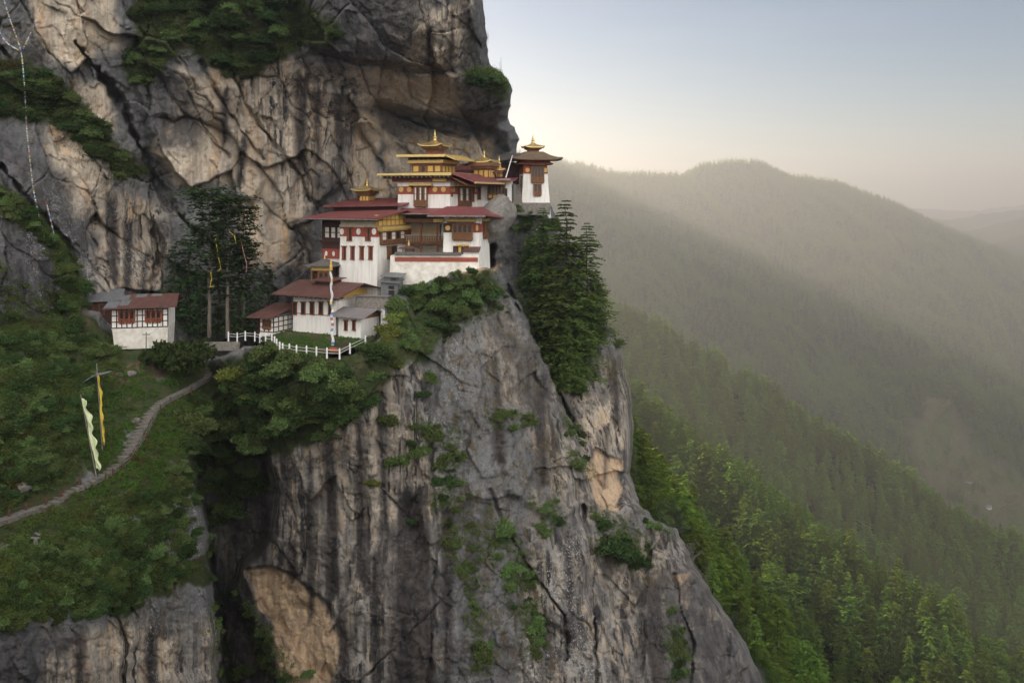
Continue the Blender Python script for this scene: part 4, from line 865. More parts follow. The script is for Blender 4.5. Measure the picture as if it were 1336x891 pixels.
# the egg-shaped boulder under the rear wing
def boulder(name, P, rx, ry, rz, seed, mat=ROCK, rot=0.):
    n, k = 40, 28; th = np.linspace(0, 2 * np.pi, n, endpoint=False); ph = np.linspace(.03, np.pi - .03, k); T, Q = np.meshgrid(th, ph)
    x, y, z = np.sin(Q) * np.cos(T), np.sin(Q) * np.sin(T), np.cos(Q); r = 1 + .16 * fbm(x * 1.3 + seed, y * 1.3, z * 1.3, 4) + .05 * fbm(x * 5, y * 5 + seed, z * 5, 3)
    x, y, z = x * r * rx, y * r * ry, z * r * rz; x, z = x * math.cos(rot) - z * math.sin(rot), x * math.sin(rot) + z * math.cos(rot)
    i = np.arange(n * k).reshape(k, n); f = np.stack([i[:-1], np.roll(i[:-1], -1, 1), np.roll(i[1:], -1, 1), i[1:]], -1).reshape(-1, 4)
    at = {a: np.full(n * k, b) for a, b in dict(stain=0, tan=.22, orange=0, dark=.1, streak=.1, lichen=.3, moss=.15, veg=0, soil=0).items()}
    o = np_obj(name, np.stack([x.ravel(), y.ravel(), z.ravel()], 1), f[:, ::-1], mat, True, attrs=at); o.location = P; return o
tag(boulder('boulder', W(645, 287, 148), 3.0, 4.0, 4.6, 3.3, rot=R(-38)), 'huge egg-shaped grey boulder wedged under the rear wing beside the red roof', 'boulder')

# ------------------------------------------------------------------ the lower houses on the lawn
J = Bld('guest_house', 'long white guest house with five brown windows and yellow gable on the lawn', 'house', 438, 438, 132, -27, 8.6, 8.5, 5.9, .015, 1.5)
zJ = J.fz
for u in (346.0 + 36, 393, 404.5, 416, 428.5): x = J.fx(u); J.slot('front', x, x + .85, zJ(409.5, x), zJ(394.5, x), False)
J.mb('front').box(-8.5, -.1, -.05, .07, zJ(413), zJ(412)).build('ledge', STONE, J.root)
J.mb('front').box(-8.5, -.1, -.05, .06, zJ(389.5), zJ(385)).build('eave_beam', DTIMBER, J.root)
zz = 6.1
sec = [(-.4, zz - .55), (9.1, zz - .55), (9.1, zz + .1), (4.3, zz + 1.25), (-.4, zz + .1)]
m = MB(lambda a, n, z: (n, a, z)); m.prism(sec, -.3, .12); J.gab = m.build('gable_panel', YELLOW, J.root)
m = J.mb()
for i in range(12): m.box(.14, .24, -.2 + .75 * i, .1 + .75 * i, zz - .75, zz - .45)
m.build('dentil_trim', CREAM, J.gab)
m = J.mb(); m.slab([(-11.0, -2.2, zz + .05), (2.3, -2.2, zz + .05), (2.3, 4.3, zz + 1.75), (-11.0, 4.3, zz + 1.75)], .16); m.slab([(2.3, 4.32, zz + 1.75), (2.3, 10.6, zz + .1), (-11.0, 10.6, zz + .1), (-11.0, 4.32, zz + 1.75)], .16); J.roof = m.build('roof', RUSTROOF, J.root)
J.rafters(-10.6, 1.9, -2.0, .1, zz - .08, 13); 
m = J.mb(); m.box(-6.2, -3.0, 2.6, 5.2, zz + 1.2, zz + 2.0); v_ = m.build('roof_vent', DTIMBER, J.root); J.mb().slab([(-6.9, 1.9, zz + 2.0), (-2.4, 1.9, zz + 2.0), (-2.4, 5.8, zz + 2.3), (-6.9, 5.8, zz + 2.3)], .12).build('vent_roof', RUSTROOF, v_)
# annex on its left
An = Bld('garden_shed', 'small white timber-framed shed with rusty roof left of the guest house', 'shed', 357, 434.5, 133.5, -24, 2.7, 4.8, 2.5, 0, 1.5, WHITE)
def framing(b, f, a0, a1, z0, z1, nc, nr, mat=DTIMBER, t=.07):
    m = b.mb(f)
    for i in range(nc + 1): x = a0 + (a1 - a0) * i / nc; m.box(x - t, x + t, -.02, .06, z0, z1)
    for i in range(nr + 1): z = z0 + (z1 - z0) * i / nr; m.box(a0, a1, -.02, .055, z - t, z + t)
    return m.build('timber_frame', mat, b.root)
framing(An, 'front', -2.7, 0, .1, 2.4, 3, 3); framing(An, 'right', 0, 4.6, .1, 2.4, 4, 3); An.bay('front', -2.1, -.5, .7, 1.9, 4, .12, DARK, .1, False, False)
An.mb().box(-4.2, -2.72, 1.0, 4.5, -.5, 2.3).build('side_room', DTIMBER, An.root)
An.mb().slab([(-4.6, -1.1, 2.35), (.7, -1.3, 2.55), (.9, 5.2, 4.1), (-4.2, 5.2, 3.9)], .13).build('roof', RUSTROOF, An.root)
# lean-to and front store on its right
Ml = Bld('lean_to', 'open lean-to with rust-brown roof between guest house and front store', 'shed', 474, 421, 134.5, -20, 4.0, 4, 2.0, 0, 2, TIMBER)
Ml.mb().slab([(-4.8, -1.4, 1.75), (1.6, -1.4, 1.75), (1.6, 4.2, 2.9), (-4.8, 4.2, 2.9)], .13).build('roof', RUSTROOF, Ml.root)
Fs = Bld('front_store', 'low white store with grey sheet roof and two arched windows at the terrace rail', 'house', 470.5, 439.5, 128.5, -30, 4.4, 4.4, 2.75, .015, 1.5)
for u in (449.5, 460): x = Fs.fx(u); Fs.slot('front', x, x + .62, Fs.fz(430, x), Fs.fz(418.5, x), False)
m = MB(lambda a, n, z: (n, a, z)); m.prism([(0, 2.6), (4.4, 2.6), (4.4, 3.0), (2.2, 3.75), (0, 3.0)], -.25, .06); m.build('gable_panel', TIMBER, Fs.root)
m = Fs.mb(); m.slab([(-5.3, -1.0, 2.95), (1.4, -1.0, 2.95), (1.4, 2.2, 4.0), (-5.3, 2.2, 4.0)], .12); m.slab([(1.4, 2.22, 4.0), (1.4, 5.4, 2.95), (-5.3, 5.4, 2.95), (-5.3, 2.22, 4.0)], .12); m.build('roof', GREYROOF, Fs.root)
# grey sheds under the white block
for (nm, lb, u, v, d, w, h) in (('lower_shed', 'grey plank shed with sheet roof at the foot of the tall white block', 519, 388, 134.6, 2.8, 2.4), ('upper_shed', 'dark grey shed with flat sheet roof against the retaining wall', 521, 371.5, 134.9, 2.6, 1.3)):
    s_ = Bld('plank_shed', lb, 'shed', u, v, d, -12, w, 1.8, h, 0, 2.5, GREYMETAL); s_.mb().slab([(-w - .4, -.5, h + .05), (.5, -.5, h - .1), (.5, 2.0, h + .35), (-w - .4, 2.0, h + .5)], .09).build('roof', GREYMETAL, s_.root)
    s_.mb('front').box(-w * .55, -w * .2, -.05, .03, .1, h * .75).build('door', DARK, s_.root)
    s_.mb('front').box(-w, 0, -.02, .045, h * .45, h * .52).build('batten', GREYWOOD, s_.root)
Gw = Bld('garden_wall', 'weathered grey stone garden wall stepping below the plank sheds', 'wall', 507, 414, 132.5, -10, 5.5, 1.0, 3.2, .02, 3, STONE)
Gw.mb().slab([(-5.7, -.15, 3.3), (.2, -.15, 3.3), (.2, 1.15, 3.3), (-5.7, 1.15, 3.3)], .14).build('coping', GREYWOOD, Gw.root)
Gp = Bld('gate_pillar', 'small whitewashed pillar in front of the grey garden wall', 'pillar', 507, 419, 130.5, -15, 1.3, 1.0, 1.9, .02, 1.0); Gp.mb().box(-1.45, .15, -.15, 1.15, 1.9, 2.05).build('cap', GREYWOOD, Gp.root)
# the hermit's hut on the left
Q = Bld('hillside_hut', 'hillside hut with black-framed white upper floor and patched red and grey roof', 'house', 219, 425, 124, 13, 7.6, 6.5, 2.75, 0, .3, WHITE, wall_name='upper_wall')
m = Q.mb(); m.add([(-7.2,.1,-3.2),(-.1,.1,-3.2),(-.1,6,-3.2),(-7.2,6,-3.2),(-7.5,0,-.3),(0,0,-.3),(0,6.4,-.3),(-7.5,6.4,-.3)], [(0,3,2,1),(4,5,6,7),(0,1,5,4),(1,2,6,5),(2,3,7,6),(3,0,4,7)]); m.build('stone_base', STAINED, Q.root)
framing(Q, 'front', -7.6, 0, -.1, 2.5, 11, 3); framing(Q, 'left', 0, 3.0, -.1, 2.5, 3, 3)
for a in (-6.6, -3.0): Q.bay('front', a, a + 2.1, .75, 2.25, 3, .15, DARK, .25, True, False, REDTIMBER)
Q.slot('left', .8, 2.0, .8, 2.0, False)
Q.mb().box(-7.6, 0, .05, .6, 2.5, 3.0).build('eave_beam', DTIMBER, Q.root)
m = Q.mb(); m.slab([(-8.6, -1.3, 2.85), (1.4, -1.3, 2.95), (1.0, 3.6, 4.3), (-6.0, 3.6, 4.35)], .12); Q.roof = m.build('roof', RUSTROOF, Q.root); Q.mb().slab([(-6.0, 3.62, 4.35), (1.0, 3.62, 4.3), (1.2, 8, 3.1), (-6, 8, 3.1)], .12).build('rear_roof', RUSTROOF, Q.roof)
m = Q.mb()
for (a, y, w_, h_) in ((-8.4, -1.1, 1.7, 2.2), (-6.6, -.4, 1.3, 1.9), (-6.9, 1.6, 1.2, 1.5), (-4.9, 2.4, 1.5, 1.1), (-2.8, 2.7, 1.4, .8)):
    z_ = lambda yy: 2.85 + (yy + 1.3) * .295 + .06
    m.slab([(a, y, z_(y)), (a + w_, y, z_(y) + .01), (a + w_ + .15, y + h_, z_(y + h_)), (a + .15, y + h_, z_(y + h_))], .03)
m.build('roof_patches', GREYMETAL, Q.roof)
Qb = Bld('rear_shed', 'dark timber shed with grey sheet roof behind the hillside hut', 'shed', 152, 416, 127, 20, 5.2, 4, 2.7, 0, 2, DTIMBER); Qb.slot('front', -3.9, -3.1, .8, 2.2, False); Qb.slot('front', -2.4, -1.6, .8, 2.2, False)
Qb.mb().slab([(-6.2, -1.0, 2.9), (.8, -1.0, 2.8), (.8, 4.5, 4.0), (-6.0, 4.5, 4.1)], .1).build('roof', GREYMETAL, Qb.root)

# ------------------------------------------------------------------ vegetation kit
def leaf_quads(c, n_, size, r, elong=1.6, flat=.0):
    """quads of random turn at centres c; n_ unit directions they roughly face"""
    k = len(c); a = r.normal(size=(k, 3)); a += n_ * flat; a /= np.linalg.norm(a, axis=1)[:, None]
    t = np.cross(a, r.normal(size=(k, 3))); t /= np.linalg.norm(t, axis=1)[:, None]; b = np.cross(a, t)
    s = (size * r.uniform(.6, 1.3, k))[:, None]; t = t * s * elong * .5; b = b * s * .5
    v = np.stack([c - t, c + b * .9 + t * .1, c + t, c - b * .9 - t * .1], 1).reshape(-1, 3)
    return v, np.arange(4 * k).reshape(k, 4)
def shrub_mesh(name, seed, mat, lobes=9, n=1500, leaf=.13, tall=.8):
    r = np.random.default_rng(seed); cs = []; 
    for i in range(lobes):
        a, q = r.uniform(0, 6.28), r.uniform(0, .72) ** .7; cs.append((q * math.cos(a), q * math.sin(a), r.uniform(-.1, .75) * tall * (1.1 - q * .7), r.uniform(.26, .48)))
    pts = []; nr = []
    for i in range(n):
        c = cs[r.integers(lobes)]; d = r.normal(size=3); d /= np.linalg.norm(d); d[2] = abs(d[2]) * .9 + d[2] * .1
        pts.append(np.array(c[:3]) + d * c[3] * r.uniform(.62, 1.06) ** 1); nr.append(d)
    # ragged shoots that break the outline
    for i in range(n // 9):
        c = cs[r.integers(lobes)]; d = r.normal(size=3); d /= np.linalg.norm(d); d[2] = abs(d[2])
        for t in (1.08, 1.2, 1.33): pts.append(np.array(c[:3]) + d * c[3] * t + r.normal(size=3) * .02); nr.append(d)
    v, f = leaf_quads(np.array(pts), np.array(nr), leaf, r, 1.7, .5)
    me = np_mesh(name, v, f); me.materials.append(mat); return me
def conifer_mesh(seed, h, rad, whorls, nb, ns, leaf, bare=.12, droop=.25, mat=NEEDLE, flat=False, ragged=.25, power=.85):
    r = np.random.default_rng(seed); P, T, S = [], [], []
    for w in range(whorls):
        t = bare + (1 - bare) * (w + r.uniform(-.3, .3)) / whorls; z = h * min(t, .995)
        L = rad * max((1 - (t - bare) / (1 - bare)) ** power, .04) * (r.uniform(.75, 1.1)) if not flat else rad * (.25 + .75 * min(1, (t - bare) / (1 - bare) * 2.2)) * r.uniform(.6, 1.1) * (1 if t < .93 else 1.15)
        for b in range(nb):
            if r.random() < ragged * .6: continue
            a = r.uniform(0, 6.283); Lb = L * r.uniform(1 - ragged * 1.6, 1 + ragged); dx, dy = math.cos(a), math.sin(a)
            for s in range(ns):
                q = (s + r.uniform(.2, .9)) / ns; q = .18 + .82 * q; side = r.normal() * .16 * Lb * (1.15 - q)
                zz = z + Lb * (.18 * q - droop * q * q) + r.normal() * .05 * Lb
                P.append((dx * Lb * q - dy * side, dy * Lb * q + dx * side, zz)); k = r.normal() * .6
                T.append((dx - dy * k, dy + dx * k, -.25 * q + .05 + r.normal() * .15)); S.append(leaf * (.65 + .5 * r.random()) * (1.15 - .4 * q) * (.5 + .5 * min(1, Lb / rad * 1.6)))
    P, T, S = np.array(P), np.array(T), np.array(S)[:, None]; T /= np.linalg.norm(T, axis=1)[:, None]
    up = np.array([0, 0, 1.]) + r.normal(size=P.shape) * .45; B = np.cross(T, up); B /= np.linalg.norm(B, axis=1)[:, None]
    v = np.stack([P - T * S * .35, P + B * S * .34 + T * S * .2, P + T * S * .95, P - B * S * .34 + T * S * .2], 1).reshape(-1, 3)
    me = np_mesh('crown', v, np.arange(len(v)).reshape(-1, 4)); me.materials.append(mat); return me
def trunk_mesh(h, r0, mat, seed=0, k=7, branches=0, rad=3):
    m = MB(lambda x, y, z: (x, y, z)); r = random.Random(seed); n = 8; pts = [Vector((r.uniform(-.12, .12) * i / 3, r.uniform(-.12, .12) * i / 3, h * i / n)) for i in range(n + 1)]
    for i in range(n): m.tube(pts[i], pts[i + 1], r0 * (1 - .92 * i / n), r0 * (1 - .92 * (i + 1) / n), k)
    for i in range(branches):
        t = r.uniform(.2, .92); a = r.uniform(0, 6.28); p = Vector((0, 0, h * t)); L = rad * (1.05 - t) * r.uniform(.5, .9); m.tube(p, p + Vector((math.cos(a) * L, math.sin(a) * L, -.05 * L)), r0 * .16, r0 * .04, 5)
    me = bpy.data.meshes.new('trunk'); me.from_pydata(m.v, [], m.f); me.materials.append(mat); return me
def mesh_obj(name, me, parent=None, loc=(0, 0, 0)):
    o = bpy.data.objects.new(name, me); COL.objects.link(o); o.parent = parent; o.location = loc; return o
CROWN = {}
def tree(name, loc, crown, trunk, label, cat='tree', group=None, s=1., rz=0.):
    t = empty(name, loc, rz, label, cat, group); t.scale = (s, s, s); mesh_obj('trunk', trunk, t); CROWN[t.name] = mesh_obj('crown', crown, t); return t
def in_px(P, n, r):
    """random photo pixels inside a polygon"""
    P = np.asarray(P, float); lo, hi = P.min(0), P.max(0); out = np.zeros((0, 2))
    while len(out) < n:
        q = r.uniform(lo, hi, (n * 3, 2)); out = np.r_[out, q[in_poly(q[:, 0], q[:, 1], P)]]
    return out[:n]

# ------------------------------------------------------------------ undergrowth that covers the slope and the ledges (no one could count it)
SILP = [(a - 5, b) for a, b in SIL] + [(-400, 1020), (-400, -240)]
def undergrowth(name, polys, mat, seed, rad=(.35, .9), per=26, leaf=.17, lift=.25, keepf=None):
    r = np.random.default_rng(seed); C, Nn = [], []
    for P, n in polys:
        q = in_px(P, n, r); q[:, 0] += r.normal(size=n) * 4; q[:, 1] += r.normal(size=n) * 3
        k = fbm(q[:, 0] / 26, q[:, 1] / 22, seed * 3.3, 3) > -.22
        q = q[k & in_poly(q[:, 0], q[:, 1], SILP)]
        if keepf is not None: q = q[keepf(q)]
        C.append(surf(q[:, 0], q[:, 1]))
    C = np.concatenate(C); C = C[C[:, 1] < 200]; n = len(C); R_ = r.uniform(*rad, n) ** 1.0
    d = r.normal(size=(n, per, 3)); d /= np.linalg.norm(d, axis=2)[..., None]; d[..., 2] = np.abs(d[..., 2]); d[..., 1] = -np.abs(d[..., 1]) * .8 + d[..., 1] * .2
    p = C[:, None] + d * R_[:, None, None] * r.uniform(.45, 1.05, (n, per, 1)) + np.array([0, -.15, lift]); p = p.reshape(-1, 3)
    v, f = leaf_quads(p, d.reshape(-1, 3), leaf, r, 1.7, .5)
    return tag(np_obj(name, v, f, mat), kind='stuff')
off_path = lambda q: seg_dist(q[:, 0], q[:, 1], PATH)[0] > 8.5
SL = [(-60,420),(60,425),(150,445),(160,500),(225,520),(268,500),(250,560),(240,640),(262,690),(262,745),(220,770),(150,790),(100,815),(40,800),(-60,830)]
undergrowth('undergrowth', [(SL, 3000), ([(-60,425),(100,425),(165,455),(150,520),(110,560),(60,640),(-60,650)], 1900), ([(-60,690),(60,690),(160,640),(235,660),(262,745),(150,795),(40,810),(-60,830)], 2200)], LEAF_SLOPE, 21, (.3, 1.0), 42, .115, .2, off_path)
undergrowth('grass', [([(150,560),(215,520),(262,505),(250,560),(225,600),(215,660),(150,680),(110,650)], 3600), ([(110,500),(160,500),(150,560),(110,600),(90,560)], 700), ([(160,478),(260,470),(262,495),(190,520),(150,510)], 700), (POLY_T, 900)], GRASS, 22, (.1, .3), 16, .10, .05, off_path)
undergrowth('undergrowth', [(VEGP[0], 1500), (VEGP[1], 700), (VEGP[2], 700), (VEGP[3], 420), ([(-30,330),(60,380),(110,395),(90,425),(-30,420)], 400)], LEAF_SLOPE, 23, (.35, 1.1), 40, .13, .15)
MOSSY = [([(560,380),(660,380),(668,400),(600,430),(560,460),(545,430)], 260), ([(545,540),(600,560),(600,640),(560,660),(575,600),(530,590)], 200), ([(640,650),(668,690),(700,760),(712,840),(690,860),(660,760),(630,700)], 420), ([(560,650),(610,640),(640,720),(620,800),(590,740)], 240), ([(735,530),(758,560),(775,620),(758,630),(740,580)], 160), ([(690,650),(720,640),(740,700),(705,700)], 120),
         ([(640,535),(690,535),(700,560),(640,560)], 90), ([(800,400),(812,440),(830,500),(815,500),(795,440)], 110), ([(830,640),(870,670),(880,700),(840,690)], 100), ([(870,780),(890,800),(900,891),(870,891)], 160), ([(770,660),(850,690),(840,740),(780,730)], 200), ([(285,700),(300,760),(350,820),(390,891),(360,891),(310,800)], 260), ([(275,780),(290,780),(300,891),(282,891)], 160), ([(300,600),(350,610),(360,640),(330,640)], 60), ([(610,790),(640,790),(640,880),(620,880)], 120), ([(690,240),(730,250),(740,300),(700,330),(665,300)], 60)]
undergrowth('undergrowth', MOSSY, LEAF_SHRUB, 24, (.25, .8), 34, .11, .05)

# ------------------------------------------------------------------ shrubs one can tell apart
SHR = {k: [shrub_mesh('shrub', 100 + 10 * i + j, m, 7 + 2 * j, n, lf) for j, (n, lf) in enumerate(((3000, .095), (3800, .085), (3400, .10)))] for i, (k, m) in enumerate((('g', LEAF_SHRUB), ('d', LEAF_DARK), ('l', LEAF_LIGHT)))}
rs = random.Random(5)
def shrub(u, v, rpx, kind, label, group=None, sz=1.0, name='shrub', cat='shrub', d=None):
    P = surf(u, v)[0] if d is None else np.array(W(u, v, d)); s = rpx / F * P[1]; o = mesh_obj(name, SHR[kind][rs.randrange(3)]); o.location = (P[0], P[1] - .30 * s, P[2] - .28 * s); o.scale = (s * rs.uniform(.9, 1.15), s, s * sz * rs.uniform(.85, 1.1)); o.rotation_euler = (rs.uniform(-.2, .3), rs.uniform(-.2, .2), rs.uniform(0, 6.28))
    return tag(o, label, cat, group)
def thicket(P, n, rr_, kinds, label, group, seed, sz=1.0):
    q = in_px(P, n, np.random.default_rng(seed))
    for u, v in q[np.argsort(q[:, 1])]: shrub(u, v, rs.uniform(*rr_), rs.choice(kinds), label, group, sz)
thicket([(300,466),(345,458),(400,470),(445,472),(490,460),(520,470),(500,500),(470,540),(430,575),(385,580),(340,585),(300,575),(275,540)], 62, (13, 25), 'ggdd', 'dense shrub in the thicket spilling below the white terrace fence', 'shrubs below the terrace fence', 31)
thicket([(256,520),(310,560),(345,592),(330,640),(292,700),(268,720),(252,640),(246,570)], 30, (14, 26), 'gdg', 'dark shrub in the shaded gully between grass slope and crag', 'shrubs in the gully', 32)
thicket([(516,388),(530,378),(556,370),(575,360),(600,356),(628,366),(648,380),(610,400),(585,432),(560,430),(545,400),(520,400)], 34, (10, 18), 'ggdg', 'shrub in the thicket hanging under the white retaining wall', 'shrubs under the retaining wall', 33)
thicket([(486,432),(512,400),(530,420),(545,455),(520,480),(490,470)], 20, (10, 17), 'gglg', 'shrub covering the ledge between front store and crag', 'shrubs beside the front store', 34)
thicket([(248,560),(268,570),(262,640),(276,700),(280,760),(262,760),(250,660)], 12, (9, 16), 'dg', 'shrub along the broken edge where the grass slope drops into the gully', 'shrubs on the gully edge', 42)
thicket([(572,354),(590,348),(618,352),(630,364),(600,374),(572,372)], 9, (8, 13), 'gd', 'uppermost shrub against the face of the white retaining wall', 'shrubs against the retaining wall', 43)
thicket([(658,268),(690,270),(725,285),(735,330),(700,330),(668,300)], 14, (9, 15), 'dg', 'dark shrub growing under the stone terrace wall of the corner tower', 'shrubs under the terrace wall', 35)
thicket([(690,400),(720,440),(760,500),(745,515),(712,460)], 14, (11, 17), 'dg', 'dark shrub in the cleft under the tall conifers', 'shrubs in the conifer cleft', 36)
thicket([(-20,440),(70,435),(130,460),(120,510),(60,520),(-20,530)], 12, (12, 22), 'dgd', 'dark shrub on the steep bank above the prayer banners', 'shrubs on the upper bank', 37)
thicket([(-20,560),(60,560),(100,590),(80,630),(-20,640)], 6, (10, 18), 'ddg', 'shrub on the rough bank between prayer banner and lower path', 'shrubs on the middle bank', 38)
thicket([(-20,720),(60,730),(130,700),(230,690),(240,740),(140,780),(40,800),(-20,800)], 18, (10, 20), 'ggdd', 'shrub on the slope below the stepped path', 'shrubs on the lower slope', 39)
thicket([(200,-10),(360,-10),(420,30),(330,70),(260,50),(210,60)], 18, (10, 20), 'ddg', 'dark shrub on the broken ledge at the top of the cliff', 'shrubs on the top ledge', 40)
thicket([(30,95),(100,120),(150,190),(110,180),(50,140)], 15, (8, 16), 'dg', 'dark shrub on the slanting ledge of the upper left cliff', 'shrubs on the slanting ledge', 41)
for u, v, r_, k, lb in ((312,486,26,'l','large yellow-green bush standing out below the left end of the fence'), (334,512,18,'l','smaller yellow-green bush tucked under the large yellow-green bush'), 
      (505,548,17,'g','round shrub alone on the pale crag face, upper of the ledge line'), (520,603,20,'g','shrub at the lower left of the diagonal ledge across the crag'), (546,588,17,'g','shrub in the middle of the diagonal ledge across the crag'),
      (568,566,17,'g','shrub at the upper right of the diagonal ledge across the crag'), (594,600,24,'g','broad shrub on the crag right of the diagonal ledge'), (580,628,15,'d','dark shrub hanging below the broad crag shrub'), (486,628,12,'l','small bright green tuft on the bare crag'), (560,492,14,'g','shrub in the vertical seam of the crag, upper one'), (552,514,11,'d','small dark shrub in the vertical seam of the crag, lower one'),
      (534,680,9,'d','small dark shrub alone on the streaked crag wall'), (655,692,18,'g','shrub on the mossy right half of the crag, highest in its chain'), (668,742,17,'g','shrub in the middle of the chain on the mossy crag'), (702,812,19,'g','shrub low in the chain on the mossy crag'), (632,845,18,'g','shrub low on the crag left of the mossy chain'), (800,712,30,'d','large dark bush in the hollow under the orange rock scar'), (822,730,20,'d','dark bush at the right edge of the large hollow bush'),
      (786,684,15,'d','small dark bush above the large hollow bush'), (862,664,20,'d','dark bush on the rock shoulder at the edge of the wooded slope'), (656,541,13,'g','low shrub on the crag below the tilted slab'), (806,450,13,'g','shrub on the outer edge of the right buttress'), (884,848,14,'g','shrub on the lowest right rock face'), (92,592,14,'d','dark bush just left of the tall prayer banner'), (345,860,14,'l','bright shrub low in the gully left of the fallen flake scar'), (318,875,15,'g','green shrub at the very foot of the gully'),
      (400,878,10,'g','shrub on the lip of the orange flake scar'), (628,108,17,'d','shrub mat on the overhanging nose of the upper cliff'), (648,104,15,'g','sunlit shrub at the tip of the overhanging nose'), (285,82,18,'d','dark bush hanging over the pale upper cliff'), (152,602,8,'g','small shrub beside the stepped path')):
    shrub(u, v, r_, k, lb)

def instanced(name, pts, scl, proto, rotz=None):
    """many copies of one plant as a single uncountable object"""
    n = len(pts); me = bpy.data.meshes.new(name); me.vertices.add(n); me.vertices.foreach_set('co', np.asarray(pts, np.float32).ravel())
    r = np.random.default_rng(n); rot = np.zeros((n, 3)); rot[:, 2] = r.uniform(0, 6.283, n); rot[:, :2] = r.normal(size=(n, 2)) * .04
    a = me.attributes.new('turn', 'FLOAT_VECTOR', 'POINT'); a.data.foreach_set('vector', rot.astype(np.float32).ravel())
    a = me.attributes.new('grow', 'FLOAT_VECTOR', 'POINT'); a.data.foreach_set('vector', np.asarray(scl, np.float32).ravel())
    o = bpy.data.objects.new(name, me); COL.objects.link(o); g = bpy.data.node_groups.new(name, 'GeometryNodeTree')
    g.interface.new_socket('Geometry', in_out='INPUT', socket_type='NodeSocketGeometry'); g.interface.new_socket('Geometry', in_out='OUTPUT', socket_type='NodeSocketGeometry')
    N = g.nodes.new; gi, go, ip, oi = N('NodeGroupInput'), N('NodeGroupOutput'), N('GeometryNodeInstanceOnPoints'), N('GeometryNodeObjectInfo'); oi.inputs['Object'].default_value = proto; oi.inputs['As Instance'].default_value = True
    L = g.links.new; L(gi.outputs[0], ip.inputs['Points']); L(oi.outputs['Geometry'], ip.inputs['Instance'])
    for k, s_ in (('turn', 'Rotation'), ('grow', 'Scale')):
        na = N('GeometryNodeInputNamedAttribute'); na.data_type = 'FLOAT_VECTOR'; na.inputs['Name'].default_value = k; L(na.outputs['Attribute'], ip.inputs[s_])
    L(ip.outputs[0], go.inputs[0]); md = o.modifiers.new('plants', 'NODES'); md.node_group = g
    return tag(o, kind='stuff')
SHPROTO = [o for o in COL.objects if o.name.startswith('shrub')]
def shrubbery(polys, rr_, seed, keepf=None):
    r = np.random.default_rng(seed); q = np.concatenate([in_px(P, n, r) for P, n in polys]); q = q if keepf is None else q[keepf(q)]
    q = q[in_poly(q[:, 0], q[:, 1], SILP)]; k = r.integers(0, 7, len(q))
    for i in range(7):
        S = surf(q[k == i, 0], q[k == i, 1]); sz = r.uniform(*rr_, len(S)) / F * S[:, 1]; pr = SHPROTO[(i * 13 + seed) % len(SHPROTO)]
        instanced('shrubbery', S + np.stack([0 * sz, -.2 * sz, -.3 * sz], 1), np.stack([sz, sz, sz * r.uniform(.7, 1.15, len(S))], 1), pr)
far_path = lambda q: seg_dist(q[:, 0], q[:, 1], PATH)[0] > 17
shrubbery([([(-60,425),(100,425),(160,460),(140,500),(100,570),(40,650),(-60,660)], 300), ([(-60,700),(60,700),(150,650),(235,640),(262,740),(150,795),(40,815),(-60,830)], 380), ([(225,600),(258,560),(262,640),(230,640)], 20), (VEGP[0], 90), (VEGP[1], 50), (VEGP[2], 50)], (6, 17), 5, far_path)
shrubbery([(P, max(3, n // 14)) for P, n in MOSSY], (5, 11), 9)

shrub(236, 462, 36, 'd', 'big rounded dark bush beside the stepped path under the hillside hut', d=124)
shrub(208, 462, 20, 'd', 'smaller dark bush at the corner of the white base of the hut', d=121.5)

# ------------------------------------------------------------------ near trees
big = [conifer_mesh(200 + i, 26, 5.6, 42, 11, 34, .62, .04, .24, NEEDLE, False, .34, .62) for i in range(3)]
btr = trunk_mesh(25, .42, BARK, 3, 8, 24, 3.4)
for i, (u, v, vt, d, w, lb) in enumerate(((708,430,268,157,1.0,'tall dark conifer nearest the corner tower in the cliff-edge group'), (738,470,258,154,1.15,'tallest conifer of the cliff-edge group, its top at the tower base'), (766,452,288,154,1.05,'conifer with free right-hand boughs at the outer edge of the cliff-edge group'),
        (724,500,345,149,1.15,'lower conifer in front of the tallest in the cliff-edge group'), (752,500,355,150,1.2,'bushy conifer low at the right of the cliff-edge group'), (778,445,350,155,.9,'smaller conifer at the far right of the cliff-edge group'), (690,380,300,160,.8,'thin dark conifer against the rock under the terrace wall'), (740,512,420,147,1.0,'young conifer lowest in the cliff-edge group'))):
    h = (v - vt) / F * d; s = h / 26; t = tree('conifer', W(u, v, d), big[i % 3], btr, lb, 'conifer'); t.scale = (s ** .5 * w, s ** .5 * w, s); t.rotation_euler.z = i * 1.3
pine = [conifer_mesh(230 + i, 24, 4.4, 28, 8, 34, .62, .30, .08, NEEDLE_DARK, True, .42) for i in range(2)]; ptr = trunk_mesh(23.6, .36, PALE_BARK, 5, 8, 30, 3.0)
for i, (u, v, vt, d, lb) in enumerate(((273,440,243,136,'tallest pine with flat crown and bare pale trunk between hut and guest house'), (297,441,256,135,'slightly shorter flat-crowned pine right of the tallest pine'), (318,436,268,139,'thin pine behind the two flat-crowned pines'))):
    h = (v - vt) / F * d; t = tree('pine_tree', W(u, v, d), pine[i % 2], ptr, lb, 'pine'); s = h / 24; t.scale = (s * (1, 1.05, .7)[i], s, s); t.rotation_euler.z = 2.1 * i
